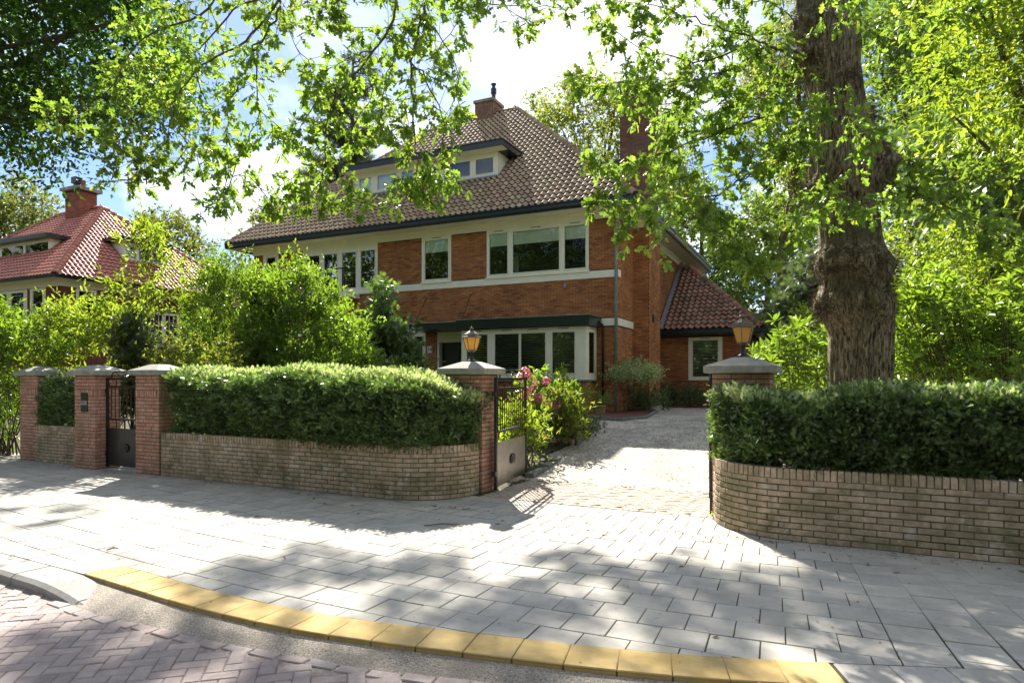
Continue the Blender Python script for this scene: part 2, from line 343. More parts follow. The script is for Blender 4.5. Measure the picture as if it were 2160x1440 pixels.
# ================================================================== GROUND
def poly_len(P):
    a = [0.0]
    for i in range(1, len(P)): a.append(a[-1] + (P[i] - P[i - 1]).length)
    return a
LOW = [(181, 1209), (231, 1226), (280, 1240), (333, 1262), (393, 1277), (450, 1291), (517, 1307), (589, 1325), (674, 1338), (767, 1351), (861, 1362),
       (959, 1373), (1061, 1386), (1163, 1400), (1274, 1412), (1388, 1424), (1506, 1434), (1627, 1441)]
E0 = [G(px, py) for px, py in LOW]; E0 = [Vector((p.x, p.y)) for p in E0]
hd = Vector((0.88, -0.475)); left = [E0[0] - hd * k for k in (9, 6, 4, 2.5, 1.4, .6)]
hd2 = Vector((0.988, -0.13)); right = [E0[-1] + hd2 * .4 + Vector((k, -.09 * k)) for k in (.0, .6, 1.5, 3, 5, 8)]
EP = left + E0 + right
for _ in range(3):
    EP = [EP[0]] + [(EP[i - 1] + EP[i] * 2 + EP[i + 1]) / 4 for i in range(1, len(EP) - 1)] + [EP[-1]]
EA = poly_len(EP); EDGE_N = 400
ES = np.linspace(0, EA[-1], EDGE_N)
EX = np.interp(ES, EA, [p.x for p in EP]); EY = np.interp(ES, EA, [p.y for p in EP])
def edge(a):
    x = float(np.interp(a, ES, EX)); y = float(np.interp(a, ES, EY)); e = .15
    dx = float(np.interp(a + e, ES, EX) - np.interp(a - e, ES, EX)); dy = float(np.interp(a + e, ES, EY) - np.interp(a - e, ES, EY))
    l = math.hypot(dx, dy) or 1; t = Vector((dx / l, dy / l)); return Vector((x, y)), t, Vector((-t.y, t.x))      # normal points to the fence
def edist(p):
    i = int(np.argmin((EX - p.x) ** 2 + (EY - p.y) ** 2)); q, t, n = edge(float(ES[i])); return (p - q).dot(n), float(ES[i]), q, t, n
S0 = float(ES[int(np.argmin((EX - E0[0].x) ** 2 + (EY - E0[0].y) ** 2))])
NYEL = 19; YST = .30; S1 = S0 + NYEL * YST + .02
def clip(poly, q, n):
    """keep the side where (p-q).n >= 0"""
    out = []
    for i in range(len(poly)):
        a, b = poly[i], poly[(i + 1) % len(poly)]; da, db = (a - q).dot(n), (b - q).dot(n)
        if da >= 0: out.append(a)
        if (da >= 0) != (db >= 0): out.append(a + (b - a) * (da / (da - db)))
    return out
def area(P): return abs(sum(P[i].x * P[(i + 1) % len(P)].y - P[(i + 1) % len(P)].x * P[i].y for i in range(len(P)))) / 2 if len(P) > 2 else 0
def inview(x, y, z=0, m=60):
    if y < .5: return False
    px = CX + F * x / y; py = CY + F * (EYE - z) / y; return -m < px < 2160 + m and -m < py < 1440 + m

# terrain sheet that reaches the horizon
xs = np.concatenate([[-900, -300, -120, -60], np.arange(-40, 40.1, 1.0), [60, 120, 300, 900]])
ys = np.concatenate([[-300, -60, -20], np.arange(-10, 60.1, 1.0), [80, 120, 250, 900]])
V = []
for y in ys:
    for x in xs:
        v = -x * UY + y * UX
        V.append((x, y, -.16 if v < 8.0 else gz(x, y) - .03))
nx = len(xs); fa = np.array([(j * nx + i, j * nx + i + 1, (j + 1) * nx + i + 1, (j + 1) * nx + i) for j in range(len(ys) - 1) for i in range(nx - 1)])
tag(link('ground', npmesh('ground', V, [fa], m_soil)), 'dark garden soil under the shrubs and trees', None, None, 'structure')

# pavement: bed, slabs, yellow slabs
bed = MB(); N_ = 90
for i in range(N_):
    a0, a1 = ES[-1] * i / N_, ES[-1] * (i + 1) / N_; p0, _, _ = edge(a0); p1, _, _ = edge(a1)
    def up(p):
        s, v = sv(p.x, p.y); w = FW(s, 8.05); return w
    u0, u1 = up(p0), up(p1); bed.quad((p0.x, p0.y, -.007), (p1.x, p1.y, -.007), (u1.x, u1.y, -.007), (u0.x, u0.y, -.007))
pavement = tag(bed.build('pavement', m_joint), 'grey slab pavement along the garden wall', None, None, 'structure')
CC = Vector((13.1, 32.5)); PH0 = math.atan2(6.2 - 32.5, 3.15 - 13.1)
VN = Vector((-UY, UX)); VQ = VN * 7.76
AMAX = 6.6
def row_pos(i, a):
    """row i, distance a to the left of the seam: an arc that straightens out"""
    r = 30 + .3 * i; am = AMAX * r / 30; aa = min(a, am); ph = PH0 - aa / r; p = CC + Vector((math.cos(ph), math.sin(ph))) * r
    t = Vector((-math.sin(ph), math.cos(ph)))
    return p - t * (a - aa), ph + math.pi / 2
me_slab = bevbox(.2935, .2935, .05, .004, 'slab', m_slab)
slabs = []
def try_slab(c, ang, w, h):
    if False: pass
    ca, sa = math.cos(ang), math.sin(ang); ex, ey = Vector((ca, sa)), Vector((-sa, ca))
    poly = [c + ex * (sx * w / 2) + ey * (sy * h / 2) for sx, sy in ((-1, -1), (1, -1), (1, 1), (-1, 1))]; full = abs(w - .296) < .002
    d, a, q, t, n = edist(c)
    lim = .304 if a > S0 - .05 else .004
    if d < -.25 + lim or sv(c.x, c.y)[1] > 7.95: return
    P = clip(poly, q + n * lim, n) if d < lim + .35 else poly
    P = clip(P, VQ, -VN) if len(P) > 2 else P
    if area(P) < .006: return
    slabs.append((c, ang, full and len(P) == 4 and abs(area(P) - w * h) < 1e-4, P))
for i in range(-13, 16):
    half = .5 * (i % 2)
    if half: try_slab(*row_pos(i, .075), .146, .296)
    for j in range(0, 62):
        try_slab(*row_pos(i, .3 * (j + .5 + half)), .296, .296)
for j in range(0, 18):
    ph = PH0 + (.3 / 30) * (j + .5)
    for i in range(-13, 18):
        r = 30 + .3 * i + (.15 if j % 2 else 0) + .04 * j; try_slab(CC + Vector((math.cos(ph), math.sin(ph))) * r, ph + math.pi / 2, .296, .296)
vis = [s for s in slabs if inview(s[0].x, s[0].y)]; vis.sort(key=lambda s: s[0].length); ids = set(id(s) for s in vis[:290]); rest = []
for s in slabs:
    c, ang, full, P = s; dz = random.uniform(-.0022, .0022); tl = (random.uniform(-.006, .006), random.uniform(-.006, .006))
    if id(s) in ids:
        if full: put(me_slab, 'slab', pavement, (c.x, c.y, -.025 + dz), ang, tl)
        else:
            g_ = sum(P, Vector((0, 0))) / len(P); q_ = [g_ + (p - g_) * .978 for p in P]
            mb = MB(); mb.prism([(p.x, p.y) for p in q_], -.05, -.001 + dz); mb.build('slab', m_slab, pavement)
    else: rest.append((P, dz))
byn = {}
for P, dz in rest:
    g_ = sum(P, Vector((0, 0))) / len(P); q_ = [g_ + (p - g_) * .978 for p in P]
    byn.setdefault(len(q_), []).append([(p.x, p.y, dz) for p in q_])
parts_ = []
for k, L_ in byn.items():
    A = np.array(L_); top = A.reshape(-1, 3); lo = top - np.array([0, 0, .03]); n = len(A); V = np.concatenate([top, lo]); b = np.arange(n)[:, None] * k
    Fs = [b + np.arange(k)[None, :]]; m_ = n * k
    side = np.concatenate([np.stack([b[:, 0] + i, b[:, 0] + i + m_, b[:, 0] + (i + 1) % k + m_, b[:, 0] + (i + 1) % k], 1) for i in range(k)]); parts_.append((V, Fs + [side]))
V, Fs = merge(parts_); tag(link('slab_field', npmesh('slab_field', V, Fs, m_slab), pavement), None, None, None, 'stuff')
me_y = bevbox(.294, .294, .06, .005, 'yellow_slab', m_yslab)
for k in range(NYEL):
    p, t, n = edge(S0 + YST * (k + .5)); c = p + n * .15
    put(me_y, 'yellow_slab', pavement, (c.x, c.y, -.027 + random.uniform(0, .002)), math.atan2(t.y, t.x), scale=(1.0, 1.0, 1))

for k in range(14):
    p, t, n = edge(S1 + .3 * (k + .5)); c = p + n * .15
    put(me_slab, 'slab', pavement, (c.x, c.y, -.0245), math.atan2(t.y, t.x))

# kerb
kerb = thing('kerb', 'grey concrete kerb sinking towards the yellow slabs', 'kerb'); kerb['kind'] = 'structure'; del kerb['category']
a = .5
while a < S0 + .72:
    b_ = min(a + .99, S0 + .72); mb = MB(); K = 6; V = []
    for i in range(K + 1):
        u = a + (b_ - .006 - a) * i / K; p, t, n = edge(u); f_ = min(1, max(0, (u - S0 + .25) / .9)); zt = -.002 - .088 * f_ * f_; ze = zt - .012
        o = .004
        for d_, z in ((o, zt), (o + .26, zt), (o + .295, ze - .012), (o + .305, -.2), (o, -.2)):
            q = p - n * d_; V.append((q.x, q.y, z))
    Fs = [(i * 5 + k, i * 5 + (k + 1) % 5, (i + 1) * 5 + (k + 1) % 5, (i + 1) * 5 + k) for i in range(K) for k in range(5)] + [(4, 3, 2, 1, 0), tuple(K * 5 + k for k in range(5))]
    mb.add(V, Fs).build('kerb_stone', m_kerb, kerb); a += 1.0
# strip between the yellow slabs and the road bricks
mb = MB()
SA, SB = S0 + .12, ES[-1]; N_ = 120
for i in range(N_):
    a0, a1 = SA + (SB - SA) * i / N_, SA + (SB - SA) * (i + 1) / N_; q = []
    for a_ in (a0, a1):
        p, t, n = edge(a_); w = .185 + .14 * max(0.0, min(1.0, 1 - (a_ - SA - .5) / 1.6)) + .012 * math.sin(a_ * 5.3) - .03 * max(0, 1 - (a_ - SA) / .8)
        q.append([(p - n * .002, -.028), (p - n * (w * .5), -.052 + .006 * math.sin(a_ * 7)), (p - n * w, -.084)])
    for k in range(2):
        A, B, C_, D_ = q[0][k], q[0][k + 1], q[1][k + 1], q[1][k]; mb.quad(*[(p.x, p.y, z) for p, z in (A, B, C_, D_)])
tag(mb.build('sandy_strip', m_strip), 'sandy concrete strip between yellow slabs and brick road', None, None, 'structure')

# road: bed and herringbone bricks
mb = MB(); N_ = 90
for i in range(N_):
    a0, a1 = ES[-1] * i / N_, ES[-1] * (i + 1) / N_; p0 = edge(a0)[0]; p1 = edge(a1)[0]
    mb.quad((p0.x, p0.y, -.089), (p0.x - 3.5, p0.y - 8, -.089), (p1.x - 3.5, p1.y - 8, -.089), (p1.x, p1.y, -.089))
road = tag(mb.build('road', m_rjoint), 'reddish grey brick street laid in herringbone', None, None, 'structure')
def stripw(a): return .15 + .14 * max(0.0, min(1.0, 1 - (a - SA - .5) / 1.6)) + .012 * math.sin(a * 5.3)
me_rb = bevbox(.196, .096, .05, .006, 'brick', m_road)
rb = []
ra = math.radians(14); rc, rs = math.cos(ra), math.sin(ra)
for i in range(-110, 110):
    for k in range(-30, 30):
        for (cx_, cy_, an) in (((i + 4 * k + 1) * .1, (i + .5) * .1, 0), ((i + 3 + 4 * k + .5) * .1, (i + 1) * .1, math.pi / 2)):
            x, y = cx_ * rc - cy_ * rs - 1.5, cx_ * rs + cy_ * rc + 3.5
            if not (-8.5 < x < 4.5 and 1.6 < y < 8.5): continue
            d = edist(Vector((x, y)))
            lim = -(stripw(d[1]) + .135) if d[1] > S0 + .3 else -.34
            if d[0] < lim: rb.append((x, y, an + ra))
a = S0 + .35
while a < ES[-1] - .3:
    p, t, n = edge(a); c = p - n * (stripw(a) + .055); rb.append((c.x, c.y, math.atan2(t.y, t.x))); a += .204
rb.sort(key=lambda b: (0 if inview(b[0], b[1], -.08, 10) else 1, b[0] ** 2 + b[1] ** 2))
for x, y, an in rb[:300]: put(me_rb, 'brick', road, (x, y, -.105 + random.uniform(-.002, .002)), an + random.uniform(-.012, .012), (random.uniform(-.012, .012), random.uniform(-.02, .02)))
tplb = mesh_arrays(me_rb)
def rotM(an, s=None):
    an = np.asarray(an); M = np.zeros((len(an), 3, 3)); M[:, 0, 0] = np.cos(an); M[:, 0, 1] = -np.sin(an); M[:, 1, 0] = np.sin(an); M[:, 1, 1] = np.cos(an); M[:, 2, 2] = 1; return M
B_ = np.array(rb[300:]); V, Fs = instance(tplb, rotM(B_[:, 2]), np.stack([B_[:, 0], B_[:, 1], -.105 + R.uniform(-.002, .002, len(B_))], 1))
tag(link('brick_field', npmesh('brick_field', V, Fs, m_road), road), None, None, None, 'stuff')

# driveway apron of bricks, then shell gravel
mb = MB(); a_ = [FW(-4.62, 7.76), FW(-1.2, 7.76), FW(-1.2, 9.75), FW(-4.62, 9.75)]
mb.quad(*[(p.x, p.y, -.006 + (.02 if i > 1 else 0)) for i, p in enumerate(a_)])
apron = tag(mb.build('driveway_apron', m_joint), 'strip of pale herringbone bricks between the gate piers', None, None, 'structure')
me_db = bevbox(.196, .096, .05, .006, 'brick', m_drive); db = []
for i in range(-40, 40):
    for k in range(-14, 14):
        for (cx_, cy_, an) in (((i + 4 * k + 1) * .1, (i + .5) * .1, 0), ((i + 3 + 4 * k + .5) * .1, (i + 1) * .1, math.pi / 2)):
            c45 = .7071; s_, v_ = cx_ * c45 - cy_ * c45 - 2.9, cx_ * c45 + cy_ * c45 + 8.7
            if -4.5 < s_ < -1.42 and 7.86 < v_ < 9.45 + .15 * math.sin(s_ * 5): db.append((s_, v_, an + math.pi / 4))
for k in range(16): db.append((-4.4 + k * .202, 7.81, 0))
for s_, v_, an in db:
    p = FW(s_, v_); put(me_db, 'brick', apron, (p.x, p.y, -.022 + (v_ - 7.7) * .006 + random.uniform(-.003, .003)), an + FROT + random.uniform(-.02, .02), (random.uniform(-.02, .02), random.uniform(-.02, .02)))
mb = MB(); NS, NV = 40, 60
def gv(i, j):
    s = -6.5 + 14 * i / NS; v = 9.3 + 16 * (j / NV) ** 1.3 + (.05 * math.sin(i * 2.1) if j < 2 else 0); p = FW(s, v); return (p.x, p.y, (-.04 if j == 0 else 0) + gz(p.x, p.y) + .012 + .008 * noise.noise((p.x * 1.3, p.y * 1.3, 0)))
idx = [[gv(i, j) for i in range(NS + 1)] for j in range(NV + 1)]
mb.add([q for r_ in idx for q in r_], [(j * (NS + 1) + i, j * (NS + 1) + i + 1, (j + 1) * (NS + 1) + i + 1, (j + 1) * (NS + 1) + i) for j in range(NV) for i in range(NS)])
tag(mb.build('gravel_drive', m_gravel, smooth=True), 'pale shell gravel drive leading to the villa', None, None, 'structure')
# planting beds (raised soil over the gravel) with their edging
def bed_mesh(name, pts, dz, mat, label):
    P = [GG(px, py) for px, py in pts]; mb = MB()
    mb.quad(*[(p.x, p.y, gz(p.x, p.y) + dz) for p in P]); return tag(mb.build(name, mat), label, None, None, 'structure')
flower_bed_pts = [(1113, 1010), (1160, 985), (1150, 962), (1212, 938), (1258, 902), (1262, 884), (1240, 876), (1110, 868), (980, 868), (880, 880), (985, 960)]
bed_mesh('flower_bed', flower_bed_pts, .05, m_soil, 'soil of the flower bed beside the open gate')
bed_mesh('wall_bed', [(1240, 878), (1262, 884), (1310, 887), (1360, 882), (1384, 869), (1372, 862), (1330, 860), (1300, 866), (1240, 866)], .06, m_red, 'reddish bed at the foot of the villa wall')
def edging(pts, name, label, mat, L, h, w):
    e = thing(name, label, 'edging', tuple(GG(*pts[0])))
    P = [GG(px, py) for px, py in pts]
    for i in range(len(P) - 1):
        d = P[i + 1] - P[i]; n = max(1, int(d.length / L)); d2 = Vector((d.x, d.y)); an = math.atan2(d2.y, d2.x)
        me = bevbox(d2.length / n - .006, w, h, .006, 'edging_stone', mat)
        for k in range(n):
            q = P[i] + d * ((k + .5) / n); put(me, 'edging_stone', e, (q.x - P[0].x, q.y - P[0].y, gz(q.x, q.y) - P[0].z + h / 2 - .03 + random.uniform(-.006, .006)), an + random.uniform(-.03, .03))
edging([(1145, 938), (1180, 937), (1212, 941)], 'brick_edging', 'upright yellowish bricks edging the flower bed', m_gbrick, .065, .16, .1)
edging([(1212, 941), (1234, 924), (1256, 904)], 'stone_edging', 'dark stone blocks edging the flower bed by the gravel', m_stone, .5, .15, .14)
edging([(1116, 1010), (1150, 990), (1178, 968)], 'slate_edging', 'low grey stone edging close behind the gate leaf', m_stone, .45, .10, .14)
edging([(1240, 880), (1262, 886), (1310, 889), (1362, 884), (1386, 870)], 'tile_edging', 'dark edging around the bed at the downpipe', m_stone, .3, .12, .06)

# ================================================================== GARDEN WALLS AND PIERS
me_gb = bevbox(.205, .1, .05, .004, 'brick', m_gbrick); me_gs = bevbox(.051, .1, .10, .004, 'brick', m_gbrick)
me_pb = bevbox(.205, .05, .05, .004, 'brick', m_pbrick); me_ph = bevbox(.097, .05, .05, .004, 'brick', m_pbrick)
me_ps = bevbox(.051, .05, .11, .004, 'brick', m_pbrick)
CO = .0615
def path_fn(kind, sa, sb):
    """front face line in (s, v); kind 'L': straight from sa to -5.5, then arc; 'R': arc then straight; 'S': straight"""
    if kind == 'S': return (sb - sa), lambda a: (sa + a, 7.10, 0.0)
    A = math.pi / 2 * .9
    if kind == 'L':
        st = -5.5 - sa
        def f(a):
            if a < st: return sa + a, 7.02, 0.0
            t = (a - st) / .9; return -5.5 + .9 * math.sin(t), 7.92 - .9 * math.cos(t), t
        return st + A, f
    def f(a):
        if a < A:
            t = math.pi / 2 - a / .9; return -.5 - .9 * math.sin(t), 7.92 - .9 * math.cos(t), -t
        return -.5 + (a - A), 7.02, 0.0
    return A + sb + .5, f
def garden_wall(label, kind, sa, sb, courses=10, cap=300, group='low garden walls'):
    Lw, f = path_fn(kind, sa, sb); s0, v0, _ = f(Lw / 2); base = FW(s0, v0)
    w = thing('garden_wall', label, 'wall', tuple(base), FROT, group)
    core = MB(); N_ = max(2, int(Lw / .12)); V = []; H = courses * CO + .085
    for i in range(N_ + 1):
        s, v, t = f(Lw * i / N_); nx_, ny_ = -math.sin(t), math.cos(t)
        for d, z in ((.007, -.05), (.007, H), (.205, H), (.205, -.05)): V.append((s + nx_ * d - s0, v + ny_ * d - v0, z))
    core.add(V, [(i * 4 + k, i * 4 + (k + 1) % 4, i * 4 + 4 + (k + 1) % 4, i * 4 + 4 + k) for i in range(N_) for k in range(4)] + [(0, 1, 2, 3), tuple(N_ * 4 + k for k in (3, 2, 1, 0))])
    core.build('mortar_core', m_gmortar, w)
    L_ = []
    for c in range(courses):
        a = -.1075 * (c % 2)
        while a < Lw - .03:
            a0, a1 = max(a, 0), min(a + .205, Lw)
            if a1 - a0 > .04: L_.append(((a0 + a1) / 2, CO * (c + .5), a1 - a0, False))
            a += .215
    a = .03
    while a < Lw: L_.append((a, courses * CO + .05, .051, True)); a += .0605
    def seen(e):
        s, v, t = f(e[0]); p = FW(s, v); return (0 if inview(p.x, p.y, e[1], 20) else 1, p.length)
    L_.sort(key=seen); st = []
    for i, (a, z, ln, sol) in enumerate(L_):
        s, v, t = f(a); out = random.uniform(-.0025, .0025); nx_, ny_ = -math.sin(t), math.cos(t)
        loc = (s + nx_ * (.05 + out) - s0, v + ny_ * (.05 + out) - v0, z + random.uniform(-.0015, .0015))
        if i < cap: put(me_gs if sol else me_gb, 'brick', w, loc, t + random.uniform(-.008, .008), (0, random.uniform(-.006, .006) if not sol else random.uniform(-.03, .03)), scale=None if sol else (ln / .205, 1, 1))
        else: st.append((loc, (ln if not sol else .051, .1, .05 if not sol else .1), t))
    if st:
        V, Fs = boxes([q[0] for q in st], [q[1] for q in st], np.array([q[2] for q in st]))
        tag(link('brick_field', npmesh('brick_field', V, Fs, m_gbrick), w), None, None, None, 'stuff')
    return w
garden_wall('long low brick wall curving in to the lamp pier at the open gate', 'L', -10.2, 0)
garden_wall('low brick wall in front of the right hand yew hedge', 'R', 0, 5.2)
garden_wall('short low brick wall between the two far left piers', 'S', -14.13, -12.55)

def pier(label, s, v, ws=.62, wv=.46, parts=True, group='brick gate piers', h=27):
    p = FW(s, v); t = thing('gate_pier', label, 'pier', tuple(p), FROT, group); H = h * CO
    MB().box(-ws / 2 + .006, ws / 2 - .006, .006, wv - .006, -.05, H + .012).build('mortar_core', m_gmortar, t)
    st = []
    SOL = (21, 22)
    for c in range(h):
        if c == 22: continue
        z = CO * (c + .5) + .005; o = c % 2
        faces = (('F', -ws / 2, ws / 2), ('B', -ws / 2, ws / 2), ('R', 0.0, wv), ('L', 0.0, wv))
        for nm, a0, a1 in faces:
            own = (nm in 'FB') == (o == 0)
            if not own: a0 += .052; a1 -= .052
            solc = c == 21; a = a0 - (.11 if c % 2 and own and not solc else .0)
            step = .062 if solc else .215; ln = .051 if solc else .205
            while a < a1 - .02:
                b0, b1 = max(a, a0), min(a + ln, a1)
                if b1 - b0 > .03:
                    m = (b0 + b1) / 2; zz = CO * 22 + .005 if solc else z; hh = .11 if solc else .05; j = random.uniform(-.002, .002)
                    if nm == 'F': loc, rz = (m, .025 + j, zz), 0
                    elif nm == 'B': loc, rz = (m, wv - .025 + j, zz), 0
                    elif nm == 'R': loc, rz = (ws / 2 - .025 + j, m, zz), math.pi / 2
                    else: loc, rz = (-ws / 2 + .025 + j, m, zz), math.pi / 2
                    if parts and nm in 'FR':
                        if solc: put(me_ps, 'brick', t, loc, rz, scale=((b1 - b0) / .051, 1, 1))
                        else: put(me_pb, 'brick', t, loc, rz + random.uniform(-.006, .006), (0, random.uniform(-.006, .006)), scale=((b1 - b0) / .205, 1, 1))
                    else: st.append((loc, (b1 - b0, .05, hh), rz))
                a += step
    V, Fs = boxes([q[0] for q in st], [q[1] for q in st], np.array([q[2] for q in st], float))
    tag(link('brick_field', npmesh('brick_field', V, Fs, m_pbrick), t), None, None, None, 'stuff')
    cp = MB(); o = .085; z0 = H + .012; a, b = ws / 2 + o, (wv / 2 + o); yc = wv / 2; r = .10
    ring = [(-a, -b), (a, -b), (a, b), (-a, b)]; V = []
    for (sc_, z) in ((1 - .02, z0), (1, z0 + .01), (1, z0 + .078), (.985, z0 + .085)):
        V += [(x * sc_, yc + y * sc_, z) for x, y in ring]
    V += [(x, yc + y, z0 + .185) for x, y in ((-r, -r), (r, -r), (r, r), (-r, r))]
    cp.add(V, [(3, 2, 1, 0)] + [(i * 4 + k, i * 4 + (k + 1) % 4, i * 4 + 4 + (k + 1) % 4, i * 4 + 4 + k) for i in range(4) for k in range(4)] + [(16, 17, 18, 19)])
    cp.build('pier_cap', m_cap, t); return t, z0 + .185, yc
pier('leftmost brick pier, beside the green bushes', -14.46, 7.14)
p2t, _, _ = pier('brick pier with a built in letterbox left of the small gate', -12.22, 6.94)
mb = MB().box(-.10, .10, -.012, .004, 1.02, 1.36); mb.build('letterbox_plate', m_canopy, p2t)
mb = MB().box(-.09, .09, -.020, -.012, 1.14, 1.22); fl = mb.build('letter_flap', m_kerb, p2t)
MB().tube([(-.05, -.03, 1.20), (-.02, -.032, 1.185), (.05, -.03, 1.185)], .005, 6).build('flap_handle', m_black, fl)
pier('brick pier between the small gate and the long hedge', -10.54, 7.0)
lp, zc1, yc1 = pier('brick pier holding the lamp beside the open gate leaf', -4.88, 7.96)
rp_, zc2, yc2 = pier('brick pier half hidden behind the right hedge under a lamp', -1.10, 7.80, h=27, parts=True)

def lantern(label, s, v, z):
    p = FW(s, v, z); t = thing('pier_lamp', label, 'lamp', tuple(p), FROT + .5, 'lanterns on the gate piers')
    MB().lathe([(.085, -.01), (.085, .01), (.06, .025), (.035, .05), (.028, .10), (.026, .125), (.035, .135)], 12).build('base', m_bronze if False else m_black, t, True)
    n = 6; hb, ht, rb_, rt = .165, .345, .075, .125
    MB().lathe([(.02, .13), (.045, .15), (.078, .165), (.080, .172)], n).build('cup', m_bronze, t)
    fr = MB()
    for k in range(n):
        a = 2 * math.pi * k / n
        fr.tube([(rb_ * math.cos(a), rb_ * math.sin(a), hb), (rt * math.cos(a), rt * math.sin(a), ht)], .006, 5)
    fr.lathe([(rt + .004, ht), (rt + .022, ht + .008), (rt + .02, ht + .018), (rt - .004, ht + .022)], n); fr.build('frame', m_bronze, t)
    for k in range(n):
        a, b = 2 * math.pi * k / n, 2 * math.pi * (k + 1) / n; m = .965
        MB().quad(*[(r_ * m * math.cos(g_), r_ * m * math.sin(g_), z_) for r_, g_, z_ in ((rb_, a, hb + .008), (rb_, b, hb + .008), (rt, b, ht - .004), (rt, a, ht - .004))]).build('pane', m_amber, t)
    MB().lathe([(.02, hb - .01), (.022, hb + .07), (.008, hb + .09)], 8).build('bulb_holder', m_cap, t)
    MB().lathe([(.115, ht + .02), (.108, ht + .055), (.09, ht + .068), (.082, ht + .075), (.04, ht + .10), (.022, ht + .108)], n).build('roof', m_bronze, t)
    MB().lathe([(.022, ht + .105), (.02, ht + .125), (.034, ht + .13), (.03, ht + .14), (.012, ht + .15), (.014, ht + .158), (.003, ht + .168)], 10).build('finial', m_bronze, t, True)
    return t
lantern('amber glass lantern on the pier beside the open gate leaf', -4.88, 7.96 + yc1, zc1)
lantern('amber glass lantern on the dark pier behind the right hedge', -1.10, 7.80 + yc2, zc2)

# ------------------------------------------------------------------ gates
def gate(label, s, v, z, ang, L, flip=1, circle=False, panel=.66, panel_mat=None):
    p = FW(s, v, z); t = thing('garden_gate', label, 'gate', tuple(p), ang, 'black iron garden gates'); hs = flip
    st = MB().box(-.022, .022, -.02, .02, 0, 1.60); st.build('hinge_stile', m_black, t)
    MB().box(L - .04, L, -.018, .018, .02, 1.60).build('lock_stile', m_black, t)
    for z_ in (panel + .14, 1.42, 1.56):
        MB().box(.022, L - .04, -.014, .014, z_, z_ + .035).build('rail', m_black, t)
    pm = MB(); n = 12; V = []
    for j in range(9):
        for i in range(n + 1):
            x = .022 + (L - .062) * i / n; zz = .03 + (panel - .03) * j / 8; V.append((x, -.004 + .004 * noise.noise((x * 3, zz * 3, s)), zz))
    pm.add(V, [(j * (n + 1) + i, j * (n + 1) + i + 1, (j + 1) * (n + 1) + i + 1, (j + 1) * (n + 1) + i) for j in range(8) for i in range(n)])
    pm.add([(x, y + .012, z_) for x, y, z_ in V], [(j * (n + 1) + i, (j + 1) * (n + 1) + i, (j + 1) * (n + 1) + i + 1, j * (n + 1) + i + 1) for j in range(8) for i in range(n)])
    pn = pm.build('sheet_panel', panel_mat or m_panel, t, True)
    b = MB().box(L * .5 - .12, L * .5 + .12, -.022, -.012, .32, .40); b.box(L * .5 - .085, L * .5 + .085, -.024, -.014, .29, .43)
    b.build('letter_plate', m_black, pn); MB().box(L * .5 - .07, L * .5 + .07, -.030, -.024, .335, .385).build('flap', m_black, pn)
    nb = max(6, int(L / .105))
    for k in range(1, nb):
        x = L * k / nb; MB().box(x - .006, x + .006, -.006, .006, panel + .175, 1.42).build('bar', m_black, t)
    for k in (1, 2, 3):
        x = L * k / 4; MB().box(x - .007, x + .007, -.006, .006, 1.455, 1.56).build('bar', m_black, t)
        MB().box(x - .007, x + .007, -.006, .006, panel, panel + .14).build('bar', m_black, t)
    # top ornament: bowed crest with scrolls and crossing stays
    o = MB(); x0, x1 = L * .12, L * .92
    o.tube([(x0, 0, 1.595), (x0 + .01, 0, 1.66), (x0 + .06, 0, 1.70), ((x0 + x1) / 2, 0, 1.715), (x1 - .06, 0, 1.70), (x1 - .01, 0, 1.66), (x1, 0, 1.595)], .011, 6)
    o.build('crest', m_black, t)
    for sx in (-1, 1):
        xm = (x0 + x1) / 2 + sx * L * .2
        MB().tube([(xm - .09 * sx, 0, 1.60), (xm, 0, 1.65), (xm + .09 * sx, 0, 1.70)], .006, 5).build('stay', m_black, t)
        sp = [((x0 + x1) / 2 + sx * (.035 + .03 * math.cos(q * .55)), 0, 1.65 + .03 * math.sin(q * .55)) for q in range(12)]
        MB().tube(sp, .006, 5).build('scroll', m_black, t)
    MB().lathe([(.05, -.008), (.055, 0), (.05, .008)], 12, (0, 0, 0)).build('rosette', m_black, t).matrix_local = Matrix.Translation((L * .5, 0, 1.34)) @ Matrix.Rotation(math.pi / 2, 4, 'X')
    MB().box(-.07 * flip - .03, .0, -.03, .03, 1.33, 1.40).build('hinge', m_black, t); MB().box(-.07 * flip - .03, .0, -.03, .03, .20, .27).build('hinge', m_black, t)
    return t
h0 = FW(-4.47, 8.17); a0_ = math.atan2(10.86 - h0.y, .235 - h0.x)
gate('open black iron gate leaf beside the lamp pier, brightly lit', -4.47, 8.17, .03, a0_, 1.60, panel_mat=m_panel_refl)
gate('narrow black iron gate closed between two brick piers', -11.89, 7.15, .03, FROT, 1.02, panel=.70, panel_mat=m_panel)
h1 = FW(-1.44, 7.92); gate('open black gate leaf seen edge on beside the right wall', -1.44, 7.92, .02, math.atan2(h1.y, h1.x) + .012, 1.55)
